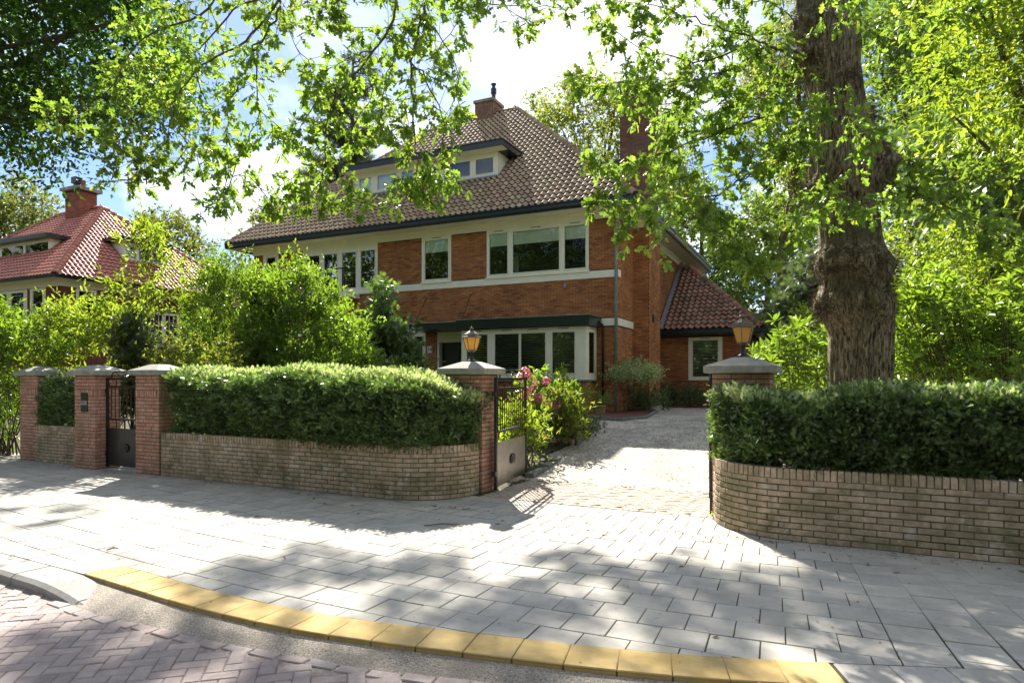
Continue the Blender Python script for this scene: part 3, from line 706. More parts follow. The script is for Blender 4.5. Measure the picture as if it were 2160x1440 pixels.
# ================================================================== HOUSES
def cells(x0, x1, z0, z1, ops):
    xs = sorted({x0, x1, *[min(max(v, x0), x1) for o in ops for v in o[:2]]}); out = []
    for a, b in zip(xs, xs[1:]):
        if b - a < 1e-4: continue
        cut = sorted((max(o[2], z0), min(o[3], z1)) for o in ops if o[0] < (a + b) / 2 < o[1] and o[3] > z0 and o[2] < z1); z = z0
        for c0, c1 in cut:
            if c0 > z + 1e-4: out.append((a, b, z, c0))
            z = max(z, c1)
        if z < z1 - 1e-4: out.append((a, b, z, z1))
    return out
def brick_face(org, rz, w, z0, z1, ops=(), L=.215, C=.0625, jit=.0015):
    """boxes laid on a wall face; org = left end seen from outside, rz = heading of the face"""
    c, s = math.cos(rz), math.sin(rz); out = []; k = 0; z = z0
    while z + .05 <= z1 + .02:
        zt = min(z + .052, z1); iv = [(0.0, w)]
        for o in ops:
            if o[2] < z + .045 and o[3] > z + .008:
                nv = []
                for a, b in iv:
                    if o[1] <= a or o[0] >= b: nv.append((a, b)); continue
                    if o[0] > a: nv.append((a, o[0]))
                    if o[1] < b: nv.append((o[1], b))
                iv = nv
        for a, b in iv:
            x = math.floor((a - L / 2 * (k % 2)) / L) * L + L / 2 * (k % 2)
            while x < b:
                p, q = max(a, x), min(b, x + L - .010)
                if q - p > .02:
                    m = (p + q) / 2; d = random.uniform(-jit, jit)
                    out.append(((org[0] + c * m + s * d, org[1] + s * m - c * d, (z + zt) / 2), (q - p, .016, zt - z), rz))
                x += L
        z += C; k += 1
    return out
def bricks_obj(L_, parent, mat, name='brick_field', me=None, cap=0, org=None, far=None):
    """cap nearest bricks become parts, the rest one stuff mesh"""
    if cap:
        M = org; L_ = sorted(L_, key=lambda e: (M @ Vector(e[0]) - cam.location).length if e[1][0] > .19 else 1e9)
        for e in L_[:cap]: put(me, 'brick', parent, e[0], e[2])
        L_ = L_[cap:]
    V, Fs = boxes([e[0] for e in L_], [e[1] for e in L_], np.array([e[2] for e in L_], float))
    return tag(link(name, npmesh(name, V, Fs, mat), parent), None, None, None, 'stuff')
def window(parent, loc, rz, w, h, units, blind=None, sill=True, zb=.07, zt=.09, vents=True, bars=None, name='window', mat=None, room=True, deep=1.4, rm=.3):
    """local x to the right, y inwards, z up; units = glass spans in x"""
    mat = mat or m_white; ops = [(a, b, zb, h - zt) for a, b in units]
    mb = MB()
    for a, b, c, d in cells(0, w, 0, h, ops): mb.box(a, b, -.02, .06, c, d)
    o = mb.build(name, mat, parent); o.location = loc; o.rotation_euler = (0, 0, rz)
    for a, b in units:
        sm = MB(); e = .035
        for q in cells(a + .004, b - .004, zb + .004, h - zt - .004, [(a + e, b - e, zb + e, h - zt - e)]): sm.box(q[0], q[1], -.032, .03, q[2], q[3])
        if bars:
            for k in range(1, bars[0]): x = a + (b - a) * k / bars[0]; sm.box(x - .012, x + .012, -.026, .01, zb + e, h - zt - e)
            for k in range(1, bars[1]):
                z = zb + (h - zb - zt) * k / bars[1]; x_ = a + e
                sm.box(x_, b - e, -.0265, .0105, z - .012, z + .012)
        sm.build('sash', mat, o)
        MB().box(a + e - .002, b - e + .002, .002, .008, zb + e - .002, h - zt - e + .002).build('pane', m_glass, o)
        if blind == 'roller':
            mb = MB(); t_ = zb + (h - zt - zb) * .70; mb.box(a + e, b - e, .05, .056, t_, h - zt); mb.box(a + e, b - e, .046, .060, t_ - .02, t_); mb.build('roller_blind', m_blind, o)
        if blind == 'full': MB().box(a + e, b - e, .05, .056, zb, h - zt).build('roller_blind', m_blind, o)
        if blind == 'venetian':
            n = int((h - zb - zt) / .056); C_ = [((a + b) / 2, .075, zb + .02 + .056 * k) for k in range(n)]
            V, Fs = boxes(C_, [(b - a - .05, .036, .003)] * n); ca, sa = math.cos(-.35), math.sin(-.35)
            for k in range(len(V)):
                zc = C_[k // 8][2]; y, z = V[k, 1] - .075, V[k, 2] - zc; V[k, 1] = .075 + y * ca - z * sa; V[k, 2] = zc + y * sa + z * ca
            link('venetian_blind', npmesh('venetian_blind', V, Fs, m_slat), o)
    if vents:
        for a, b in units: 
            m = (a + b) / 2; l = min(.35, (b - a) * .6); MB().box(m - l / 2, m + l / 2, -.024, -.02, h - .055, h - .035).build('vent_slot', m_dark, o)
    if sill: MB().box(-.03, w + .03, -.07, .0, -.045, -.002).build('sill', mat, o)
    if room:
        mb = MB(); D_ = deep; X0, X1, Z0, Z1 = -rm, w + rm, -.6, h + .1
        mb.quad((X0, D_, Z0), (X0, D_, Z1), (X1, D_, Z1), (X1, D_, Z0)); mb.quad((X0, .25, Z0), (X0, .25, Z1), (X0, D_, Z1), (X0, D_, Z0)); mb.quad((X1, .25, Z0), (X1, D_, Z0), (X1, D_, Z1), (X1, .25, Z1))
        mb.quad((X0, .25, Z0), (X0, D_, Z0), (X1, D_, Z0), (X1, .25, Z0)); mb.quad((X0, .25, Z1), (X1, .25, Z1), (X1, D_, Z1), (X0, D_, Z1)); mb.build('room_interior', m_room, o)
    return o
# pantile template in (u, v, n)
def tile_tpl(pu, pv, hgt=.07, seg=None):
    prof = [(0, .006), (.14, .62), (.30, 1.0), (.46, .95), (.60, .45), (.70, .08), (.85, 0), (1.0, .02)]
    if seg: prof = seg
    V = []; n = len(prof)
    for v, dz, lip in ((-.02, .043, 0), (pv - .035, .006, 0), (-.02, .045, -.045)):
        V += [(u * pu * 1.0, v, h * hgt + dz + lip) for u, h in prof]
    Fq = [(i, i + 1, n + i + 1, n + i) for i in range(n - 1)]; V = V[:2 * n]
    return np.array(V), [np.array(Fq)]
LOWSEG = [(0, .0), (.25, .9), (.45, 1.0), (.66, .1), (1.0, 0)]
def tiles(parent, o, u, v, ulen, vlen, lo, hi, mat, pu=.222, pv=.30, holes=(), cap=0, M=None, seg=None, hgt=.07, part='roof_tile'):
    """o,u,v in the parent's frame; lo/hi(vv) bound u"""
    o, u, v = Vector(o), Vector(u).normalized(), Vector(v).normalized(); n = u.cross(v).normalized(); tpl = tile_tpl(pu, pv, hgt, seg)
    spots = []
    for j in range(int(vlen / pv) + 1):
        vv = j * pv
        for i in range(int(ulen / pu) + 1):
            uu = i * pu
            if uu + pu < lo(vv) + .03 or uu > hi(vv) - .03: continue
            if any(h[0] < uu + pu / 2 < h[1] and h[2] < vv + pv / 2 < h[3] for h in holes): continue
            full = uu >= lo(vv + pv) and uu + pu <= hi(vv + pv) and uu >= lo(vv) and uu + pu <= hi(vv)
            spots.append((uu, vv, full))
    B = Matrix(((u.x, v.x, n.x, 0), (u.y, v.y, n.y, 0), (u.z, v.z, n.z, 0), (0, 0, 0, 1)))
    if cap:
        spots.sort(key=lambda s: ((M @ (o + u * s[0] + v * s[1])) - cam.location).length if s[2] else 1e9); cap = min(cap, sum(1 for s in spots if s[2]))
        me = npmesh(part, tpl[0], tpl[1], mat, True)
        for uu, vv, f in spots[:cap]:
            ob = D.objects.new(part, me); COL.objects.link(ob); ob.parent = parent
            ob.matrix_local = Matrix.Translation(o + u * uu + v * vv + n * random.uniform(0, .004)) @ B @ Matrix.Rotation(random.uniform(-.006, .006), 4, 'Z')
        spots = spots[cap:]
    T = np.array([(s[0], s[1], 0) for s in spots], float); T[:, 2] += R.uniform(0, .005, len(T))
    V, Fs = instance(tpl, np.tile(np.eye(3), (len(T), 1, 1)), T)
    L_ = np.array([lo(x) for x in V[:, 1]]); H_ = np.array([hi(x) for x in V[:, 1]]); V[:, 0] = np.clip(V[:, 0], L_, H_)
    P = np.array(o)[None] + V[:, 0:1] * np.array(u) + V[:, 1:2] * np.array(v) + V[:, 2:3] * np.array(n)
    return tag(link('tile_field', npmesh('tile_field', P, Fs, mat, True), parent), None, None, None, 'stuff')
def ridge(parent, p, q, mat, r=.12, step=.34, up=Vector((0, 0, 1))):
    p, q = Vector(p), Vector(q); d = q - p; n = max(1, int(d.length / step)); x = d.normalized(); z = (up - x * up.dot(x)).normalized(); y = z.cross(x)
    V = []; K = 7
    for a, rr in ((-.04, r * 1.12), (d.length / n, r * .92)):
        for k in range(K): t = math.pi * k / (K - 1); V.append((a, math.cos(t) * rr * 1.1, math.sin(t) * rr - .03))
    V += [(-.04, math.cos(math.pi * k / (K - 1)) * r * .95, math.sin(math.pi * k / (K - 1)) * r * .95 - .04) for k in range(K)]
    Fq = np.array([(k, k + 1, K + k + 1, K + k) for k in range(K - 1)] + [(2 * K + k, 2 * K + k + 1, k + 1, k) for k in range(K - 1)]); me = npmesh('ridge_tile', V, [Fq], mat, True)
    for i in range(n):
        ob = D.objects.new('ridge_tile', me); COL.objects.link(ob); ob.parent = parent; c = p + d * (i / n)
        ob.matrix_local = Matrix(((x.x, y.x, z.x, c.x), (x.y, y.y, z.y, c.y), (x.z, y.z, z.z, c.z), (0, 0, 0, 1))) @ Matrix.Rotation(random.uniform(-.03, .03), 4, 'Z')
def hip_roof(parent, c, ridge_a, ridge_b, zt, mat, name='roof'):
    """c: four eave corners (front-left, front-right, back-right, back-left)"""
    A, B = ridge_a, ridge_b
    mb = MB(); mb.add([*c, A, B], [(0, 1, 5, 4), (1, 2, 5), (2, 3, 4, 5), (3, 0, 4), (0, 3, 2, 1)]); return mb.build(name, m_under, parent)
HM = Matrix.Translation(HO) @ Matrix.Rotation(HROT, 4, 'Z')

# ------------------------------------------------------------------ the villa
villa = thing('villa', 'large two storey red brick villa with brown tiled hipped roof and long front dormer', 'house', tuple(HO), HROT)
WL, DP = -15.35, 12.84
x = hx
W1 = (x(1027), x(1242), 4.50, 6.10); W2 = (x(890), x(952), 4.50, 6.10); W3 = (x(640), x(797), 4.30, 6.10); W4 = (x(556), x(588), 4.50, 6.10)
BAY = (x(974, -1), -.69, 1.0, 2.66); DOOR = (x(921), x(974), 0.0, 2.74); SLIT = (x(872), x(898), .75, 2.72)
ops = [W1, W2, W3, W4, (BAY[0], BAY[1], 1.0, 2.74), DOOR, SLIT, (-14.2, -11.5, .6, 2.5)]
fw = MB()
for a, b, c, d in cells(WL, 0, -.4, 6.35, ops): fw.box(a, b, 0, .28, c, d)
wall = fw.build('wall', m_mortar, villa)
ev = MB(); ev.box(.0, .002, .28, DP, -.4, 6.35)
sops = [(4.3, 5.3, 4.0, 6.0)]
for a, b, c, d in cells(.28, DP, -.4, 6.35, sops): ev.box(-.28, 0, a, b, c, d)
sw = MB()
for a, b, c, d in cells(.281, DP, -.4, 6.35, sops): sw.box(-.28, 0, a, b, c, d)
side = sw.build('wall', m_mortar, villa)
MB().box(WL - .0, -.28, DP - .28, DP, -.4, 6.35).build('wall', m_mortar, villa); MB().box(WL, WL + .28, .281, DP - .281, -.4, 6.35).build('wall', m_mortar, villa)
bops = [(o[0] - WL, o[1] - WL, o[2], o[3]) for o in ops] + [(0, -WL, 4.25, 4.475), (0, -WL, 2.74, 2.97), (0, -WL, 6.10, 7)]
me_hb = bevbox(.205, .016, .052, .003, 'brick', m_brick)
fb = brick_face((WL, 0), 0, -WL, -.3, 6.12, bops); bricks_obj(fb, wall, m_brick, me=me_hb, cap=300, org=HM)
sb = brick_face((0, 0), math.pi / 2, DP, -.3, 6.12, [(4.3, 5.3, 4.0, 6.0), (1.77, 3.4, -1, 7), (0, 1.77, 2.74, 2.97), (0, .26, 4.25, 4.475), (6, 12, -1, 2.6)])
bricks_obj(sb, side, m_brick)
# chimney breast on the side wall that rises as the tall chimney
br = MB(); br.box(0.001, .55, 1.77, 3.40, -.3, 6.36); br.box(-.45, .50, 1.80, 3.36, 6.36, 11.0); breast = br.build('side_chimney', m_mortar, villa)
bb = brick_face((0, 1.77), 0, .55, .2, 6.3) + brick_face((.55, 1.77), math.pi / 2, 1.63, .2, 6.3)
bricks_obj(bb, breast, m_brick)
bb = brick_face((-.45, 1.80), 0, .95, 6.3, 10.9) + brick_face((.50, 1.80), math.pi / 2, 1.56, 6.3, 10.9)
bricks_obj(bb, breast, m_cbrick)
mb = MB(); mb.box(-.5, .56, 1.72, 3.44, 10.95, 11.10); mb.build('chimney_cap', m_cap, breast)
MB().box(0, .62, 1.70, 3.47, -.3, .16).build('plinth', m_cap, breast); MB().box(.551, .575, 2.2, 2.45, 3.0, 3.25).build('vent_grille', m_black, breast)
# white bands, frieze, soffit, fascia
for zz in ((4.25, 4.475), (2.74, 2.97)):
    o_ = [w for w in (BAY, DOOR, W3) if w[2] < zz[1] and w[3] + .09 > zz[0]]
    for a, b, c, d in cells(WL, -.0, zz[0], zz[1], [(w[0], w[1], 0, 9) for w in o_ if w is not W3]): MB().box(a, b + (.02 if b == 0 else 0), -.03, .0, c, d).build('white_band', m_white, villa)
MB().box(0, .03, .0, 1.765, 2.74, 2.97).build('white_band', m_white, villa); MB().box(0, .03, -.0, .26, 4.25, 4.475).build('white_band', m_white, villa)
mb = MB(); mb.box(WL - .03, .03, -.035, .0, 6.10, 6.34); mb.box(.0, .035, 0, DP, 6.10, 6.34); mb.box(WL - .09, .09, -.09, -.035, 6.25, 6.34); mb.box(.035, .09, -.035, DP, 6.25, 6.34); mb.box(.55, .60, 1.72, 3.44, 6.10, 6.34); mb.box(.09, .60, 1.68, 1.72, 6.10, 6.34); mb.build('frieze', m_white, villa)
XL, XR, YB = -16.05, .75, DP + .75
for k in range(9):
    y0 = -.70 + k * .078
    MB().box(XL, XR - .04, y0, y0 + .074, 6.345, 6.36).build('soffit_board', m_white, villa)
for k in range(9):
    x0 = .0 + k * .078
    MB().box(x0, x0 + .074, .004, YB, 6.345, 6.36).build('soffit_board', m_wood, villa)
mb = MB(); prof = [(0, 6.33), (-.07, 6.34), (-.10, 6.40), (-.10, 6.50), (-.13, 6.52), (-.13, 6.56), (0, 6.56)]
def gutter(p, q, out, name='gutter', mat=m_fascia, parent=villa, pr=prof, z=0):
    p, q, out = Vector(p), Vector(q), Vector(out); n = len(pr); V = [(a.x + out.x * -d, a.y + out.y * -d, zz + z) for a in (p, q) for d, zz in pr]
    MB().add(V, [(i, (i + 1) % n, n + (i + 1) % n, n + i) for i in range(n)] + [tuple(range(n - 1, -1, -1)), tuple(n + i for i in range(n))]).build(name, mat, parent)
gutter((XL - .1, -.68), (XR + .06, -.68), (0, -1)); gutter((XR - .06, -.68), (XR - .06, YB), (1, 0)); gutter((XL, -.68), (XL, YB), (-1, 0))
# roof
RA, RB, ZE = Vector((-9.99, 6.42, 12.94)), Vector((-6.42, 6.42, 12.94)), 6.51
FLc, FRc, BRc, BLc = Vector((XL, -.75, ZE)), Vector((XR, -.75, ZE)), Vector((XR, YB, ZE)), Vector((XL, YB, ZE))
roof = hip_roof(villa, (FLc, FRc, BRc, BLc), RA, RB, 0, m_tile)
sl = Vector((0, 7.17, 6.43)); SLN = sl.length
DX0, DX1, DY = x(748, 1.25), x(1050, 1.25), 1.25
dk = lambda t: (t + .75) / 7.17 * SLN
tiles(roof, FLc + Vector((0, 0, .02)), (1, 0, 0), sl, 16.8, SLN, lambda v: 6.06 * min(max(v, 0), SLN) / SLN, lambda v: 16.8 - 7.17 * min(max(v, 0), SLN) / SLN, m_tile,
      holes=((DX0 - XL, DX1 - XL, dk(1.2), dk(2.6)), (-8.35 - XL, -7.4 - XL, dk(5.9), 20)), cap=300, M=HM)
tiles(roof, FRc + Vector((0, 0, .02)), (0, 1, 0), (-7.17, 0, 6.43), 14.34, SLN, lambda v: 7.17 * min(max(v, 0), SLN) / SLN, lambda v: 14.34 - 7.17 * min(max(v, 0), SLN) / SLN, m_tile, seg=LOWSEG)
sl3 = Vector((6.06, 0, 6.43)); tiles(roof, BLc + Vector((0, 0, .02)), (0, -1, 0), sl3, 14.34, sl3.length, lambda v: 7.17 * min(max(v, 0), 9) / 8.84, lambda v: 14.34 - 7.17 * min(max(v, 0), 9) / 8.84, m_tile, seg=LOWSEG)
up_ = Vector((0, 0, .05))
for p, q in ((FRc, RB), (FLc, RA), (RA, RB), (BRc, RB), (BLc, RA)): ridge(roof, p + up_, q + up_, m_tile)
# ridge chimney with flue, zinc vent
mb = MB(); mb.box(-8.3, -7.4, 6.0, 6.95, 11.6, 13.38); ch = mb.build('chimney', m_mortar, roof if False else villa)
bricks_obj(brick_face((-8.3, 6.0), 0, .9, 12.0, 13.36) + brick_face((-7.4, 6.0), math.pi / 2, .95, 12.0, 13.36), ch, surf('chimney_brick', [(.30, .16, .11), (.40, .22, .15), (.24, .13, .10)], .9, 6, .4, stains=((5, (.35, .30, .18), .5, .7, .6),)))
MB().box(-8.36, -7.34, 5.94, 7.01, 13.38, 13.50).build('chimney_cap', m_gbrick, ch)
MB().tube([(-7.62, 6.5, 13.5), (-7.62, 6.5, 13.9)], .09, 12).tube([(-7.62, 6.5, 13.9), (-7.62, 6.5, 14.12)], .13, 12).tube([(-7.62, 6.5, 14.12), (-7.62, 6.5, 14.3)], .08, 12).lathe([(.12, 0), (.12, .04), (.03, .08)], 12, (-7.62, 6.5, 14.3)).build('flue', m_fascia, ch)
MB().box(-8.45, -7.25, 5.5, 6.0, 12.10, 12.16).build('lead_apron', m_lead, ch).rotation_euler = (0, 0, 0)
MB().tube([(-8.95, 5.0, 11.6), (-8.95, 5.0, 12.35)], .075, 10).tube([(-8.95, 5.0, 12.35), (-8.95, 5.0, 12.45)], .11, 10).build('vent_pipe', m_zinc, villa)
# front dormer
zr = lambda t: ZE + .897 * (t + .75)
dm = MB(); zt_ = 9.24
yb_ = (zt_ - ZE) / .897 - .75
for xa, xb in ((DX0, DX0 + .04), (DX1 - .04, DX1)): dm.add([(xx, yy, zz) for xx in (xa, xb) for yy, zz in ((DY + .05, zr(DY + .05) - .02), (yb_, zt_), (DY + .05, zt_))], [(0, 1, 2), (5, 4, 3), (0, 3, 4, 1), (1, 4, 5, 2), (2, 5, 3, 0)])
wx = lambda px: hx(px, DY)
DU = [(757, 784), (795, 838), (846, 872), (905, 926), (935, 993), (1002, 1042)]
gl = [(wx(a) - DX0, wx(b) - DX0) for a, b in DU]
dorm = dm.build('dormer', m_white, villa)
zf = zr(DY) + .02
mb = MB()
for a, b, c, d in cells(DX0, DX1, zf, zt_, [(DX0 + g[0], DX0 + g[1], zf + .16, zf + .76) for g in gl]): mb.box(a, b, DY, DY + .08, c, d)
mb.build('window_frame', m_white, dorm)
for i, g in enumerate(gl):
    a, b = DX0 + g[0], DX0 + g[1]; sm = MB()
    for q in cells(a, b, zf + .16, zf + .76, [(a + .03, b - .03, zf + .19, zf + .73)]): sm.box(q[0], q[1], DY - .012, DY + .03, q[2], q[3])
    sm.build('sash', m_white, dorm); MB().box(a + .025, b - .025, DY + .012, DY + .018, zf + .185, zf + .735).build('pane', m_glass, dorm)
    if i < 3: MB().box(a, b, DY + .10, DY + .105, zf + .16, zf + .76).build('roller_blind', m_blind, dorm)
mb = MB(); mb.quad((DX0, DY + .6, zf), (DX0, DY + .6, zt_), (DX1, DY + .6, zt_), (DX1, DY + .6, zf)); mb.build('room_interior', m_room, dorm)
MB().box(DX0 - .05, DX1 + .05, DY - .16, DY + .0, zf - .03, zf + .03).build('lead_apron', m_lead, dorm)
for xx, sgn in ((DX1, 1), (DX0, -1)):
    V = [(xx + sgn * dx_, yy, zr(yy) + .06) for yy in (DY - .05, yb_ + .1) for dx_ in (0.0, .16)]; MB().add(V, [(0, 1, 3, 2)]).build('lead_flashing', m_lead, dorm)
da, db2 = DX0 - .45, DX1 + .42; yf = DY - .48; zz0, zz1 = zt_, zt_ + .22; ybk = (zz1 - ZE) / .897 - .75 + .1
MB().box(da, db2, yf, ybk, zz0 + .02, zz1).build('flat_roof', m_fascia, dorm)
MB().box(da + .04, db2 - .04, yf + .04, DY, zz0, zz0 + .019).build('soffit', m_white, dorm)
MB().box(da - .03, db2 + .03, yf - .03, ybk, zz1 + .001, zz1 + .03).build('roof_edge', m_fascia, dorm)
# small dormer on the right slope
sd = MB().box(-3.2, -1.15, 3.9, 6.6, 7.8, 8.95).build('dormer', m_white, villa); MB().box(-3.6, -.85, 3.6, 6.9, 8.96, 9.12).build('flat_roof', m_fascia, sd)
MB().box(-1.149, -1.13, 4.1, 6.4, 8.2, 8.85).build('pane', m_glass, sd)
# windows of the front
def fwin(o, pxs, blind, **k): return window(villa, (o[0], 0, o[2]), 0, o[1] - o[0], o[3] - o[2], [(hx(a) - o[0], hx(b) - o[0]) for a, b in pxs], blind, **k)
fwin(W1, [(1031, 1073), (1080, 1182), (1189, 1238)], 'roller'); fwin(W2, [(895, 948)], 'roller')
fwin(W3, [(645, 676), (683, 713), (721, 753), (760, 793)], None, zb=.18, zt=.20, vents=False); fwin(W4, [(562, 583)], None, vents=False)
window(villa, (-14.2, 0, .6), 0, 2.7, 1.9, [(.1, 1.3), (1.4, 2.6)], None)
fwin(SLIT, [(876, 894)], 'venetian', vents=False)
window(villa, (0, 4.3, 4.0), math.pi / 2, 1.0, 2.0, [(.1, .9)], None)
# picture seen through the upper window
MB().box(W1[0] + .28, W1[0] + .62, 1.30, 1.33, 4.85, 5.45).build('picture_frame', m_black, villa); MB().box(W1[0] + .31, W1[0] + .59, 1.29, 1.299, 4.88, 5.42).build('picture', m_slat, villa)
# balcony in front of the french windows
bal = MB().box(x(628), x(760), -.85, -.031, 4.08, 4.24).build('balcony', m_white, villa)
for k in range(12): xx = x(632) + k * (x(752) - x(632)) / 11; MB().box(xx - .012, xx + .012, -.82, -.796, 4.24, 5.1).build('bar', m_black, bal)
MB().box(x(630), x(754), -.83, -.79, 5.1, 5.14).build('rail', m_black, bal)
# bay window
b0, b1 = BAY[0], BAY[1]
px = lambda p: hx(p, -1) - b0
bay = MB().box(b0 + .02, b1 - .02, -.98, -.001, -.3, 1.0).build('bay', m_mortar, villa)
bricks_obj(brick_face((b0, -.99), 0, b1 - b0, -.2, 1.0) + brick_face((b1 - .008, -.99), math.pi / 2, .98, -.2, 1.0), bay, m_brick)
MB().box(b0 - .04, b1 + .05, -1.05, -.001, 1.0, 1.045).build('stone_sill', m_stone, bay)
window(villa, (b0, -1.0, 1.05), 0, b1 - b0, 1.62, [(px(983), px(1031)), (px(1042), px(1097)), (px(1097), px(1153)), (px(1163), px(1215))], 'venetian', sill=False, zt=.13, zb=.17, name='bay_window', deep=2.6, rm=-.06)
window(villa, (b1, -.98, 1.05), math.pi / 2, .95, 1.62, [(.14, .82)], 'venetian', sill=False, zt=.13, zb=.17, name='bay_window', room=False)
cz0, cz1 = 2.69, 2.985
MB().box(b0 - .12, b1 + .17, -1.2, -.035, cz0, cz1).build('bay_canopy', m_canopy, villa); MB().box(b0 - .14, b1 + .19, -1.22, -.036, cz1 + .001, cz1 + .02).build('zinc_edge', m_zinc, villa)
ex0, ex1 = x(864, -.9), b0 - .125
MB().box(ex0, ex1, -.95, -.031, 2.745, 2.96).build('door_canopy', m_canopy, villa); MB().box(ex0, ex1, -.97, -.031, 2.961, 2.98).build('zinc_edge', m_zinc, villa)
for xa, xb, za in ((x(873, -.8), x(900), 3.92), (x(972, -.8), x(993), 3.95)):
    MB().tube([(xa + .05, -.85, 2.97), (xb, -.02, za)], .011, 6).lathe([(.03, 0), (.03, .02)], 8, (xb, -.012, za)).build('tie_rod', m_black, villa)
# door
dw = DOOR[1] - DOOR[0]
dr = MB().box(DOOR[0] + .10, DOOR[1], .22, .28, .0, 2.35).build('door', m_black, villa)
MB().box(DOOR[0] + .44, DOOR[0] + .80, .20, .218, 1.1, 2.15).build('pane', m_room, dr); MB().box(DOOR[0] + .43, DOOR[0] + .81, .195, .2, 1.55, 1.59).build('glazing_bar', m_black, dr)
MB().tube([(DOOR[0] + .16, .2, 1.05), (DOOR[0] + .16, .2, 1.2)], .012, 6).build('handle', m_zinc, dr)
mb = MB()
for a, b, c, d in cells(DOOR[0], DOOR[1], 0, 2.73, [(DOOR[0] + .09, DOOR[1], 0, 2.36)]): mb.box(a, b, .02, .3, c, d)
mb.build('door_frame', m_white, villa)
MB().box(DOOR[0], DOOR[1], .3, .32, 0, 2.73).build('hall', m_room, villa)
plate = MB().box(x(907) - .10, x(907) + .10, -.03, -.009, 2.0, 2.24).build('number_plate', m_num, villa)
tx = D.curves.new('digits', 'FONT'); tx.body = '14'; tx.size = .20; tx.align_x = 'CENTER'; tx.align_y = 'CENTER'; tx.extrude = .003
tm = D.objects.new('digits', tx); COL.objects.link(tm); bpy.context.view_layer.update(); dme = D.meshes.new_from_object(tm.evaluated_get(bpy.context.evaluated_depsgraph_get())); dme.materials.clear(); dme.materials.append(m_dark); D.objects.remove(tm)
to = link('house_number', dme, plate); to.location = (x(907), -.034, 2.12); to.rotation_euler = (math.pi / 2, 0, 0)
# downpipes
dp = MB().tube([(-.02, -.10, -.1), (-.02, -.10, 5.85), (.12, -.16, 6.05), (.42, -.34, 6.22), (.5, -.5, 6.33)], .052, 12)
for zz in (1.2, 3.4, 4.6, 5.7): dp.tube([(-.02, -.10, zz), (-.02, -.10, zz + .05)], .062, 12)
dp.build('downpipe', m_zinc, villa, True)
MB().tube([(b1 + .17, -.3, 2.85), (b1 + .24, -.12, 2.75), (b1 + .24, -.09, 2.5), (b1 + .24, -.09, 0)], .035, 8).build('downpipe', m_black, villa, True)
MB().tube([(.72, DP + .3, 6.3), (.4, DP + .2, 6.0), (.1, DP - .1, 5.9)], .05, 8).build('downpipe', m_zinc, villa, True)
MB().box(-1.75, -1.68, -.10, -.009, 4.0, 4.15).build('wall_lamp', m_kerb, villa)

# side extension with its own roof
EXW, EY, EZ = 3.3, 6.0, 2.62
ext = MB()
eo = [(1.07, 2.33, 1.05, 2.60), (3.02, 3.3, 1.05, 2.60)]
for a, b, c, d in cells(0, EXW, -.4, EZ + .25, eo[:1]): ext.box(a, b, EY, EY + .25, c, d)
ext.box(EXW - .25, EXW, EY + .25, EY + 7, -.4, EZ + .25); exw = ext.build('extension_wall', m_mortar, villa)
bricks_obj(brick_face((0, EY), 0, EXW, -.3, EZ + .05, [(1.07, 2.33, 1.05, 2.9)]) + brick_face((EXW, EY), math.pi / 2, 7, -.3, EZ + .05, [(.9, 1.9, 1.05, 2.6)]), exw, m_brick)
window(villa, (1.07, EY, 1.07), 0, 1.26, 1.60, [(.13, 1.13)], 'venetian')
window(villa, (EXW, EY + .9, 1.07), math.pi / 2, 1.0, 1.5, [(.1, .9)], None, room=False)
ez0 = 2.93; ea, eb, ec, ed = Vector((.02, 5.4, ez0)), Vector((3.80, 5.4, ez0)), Vector((3.80, 13.6, ez0)), Vector((.02, 13.6, ez0)); er, es_ = Vector((.02, 9.5, 5.95)), Vector((.50, 9.5, 5.95))
exr = MB().add([ea, eb, ec, ed, er, es_], [(0, 1, 5, 4), (1, 2, 5), (2, 3, 4, 5), (0, 4, 3), (0, 3, 2, 1)]).build('extension_roof', m_under, villa)
se = Vector((0, 4.1, 3.02)); tiles(exr, ea + Vector((0, 0, .02)), (1, 0, 0), se, 3.78, se.length, lambda v: 0.0, lambda v: 3.78 - 3.30 * min(max(v, 0), 5.1) / 5.09, m_tile_moss, cap=290, M=HM)
sf = Vector((-3.3, 0, 3.02)); tiles(exr, eb + Vector((0, 0, .02)), (0, 1, 0), sf, 8.2, sf.length, lambda v: 4.1 * min(max(v, 0), 4.5) / 4.48, lambda v: 8.2 - 4.1 * min(max(v, 0), 4.5) / 4.48, m_tile_moss, seg=LOWSEG)
ridge(exr, eb + up_, es_ + up_, m_tile_moss, .13); ridge(exr, es_ + up_, er + up_, m_tile_moss, .13)
MB().add([(.06, 5.3, ez0 + .1), (.22, 5.3, ez0 + .1), (.22, 9.5, 6.2), (.06, 9.5, 6.2)], [(0, 1, 2, 3)]).build('lead_flashing', m_lead, exr)
pe = [(0, 0), (-.06, .01), (-.08, .06), (-.08, .17), (-.10, .18), (-.10, .21), (0, .21)]
gutter((.0, 5.40), (3.86, 5.40), (0, -1), pr=pe, z=2.73); gutter((3.76, 5.40), (3.76, 13.6), (1, 0), pr=pe, z=2.73)
MB().box(.0, 3.78, 5.40, 5.998, 2.80, 2.83).build('soffit', m_wood, villa); MB().box(3.302, 3.78, 6.0, 13.5, 2.80, 2.83).build('soffit', m_wood, villa)

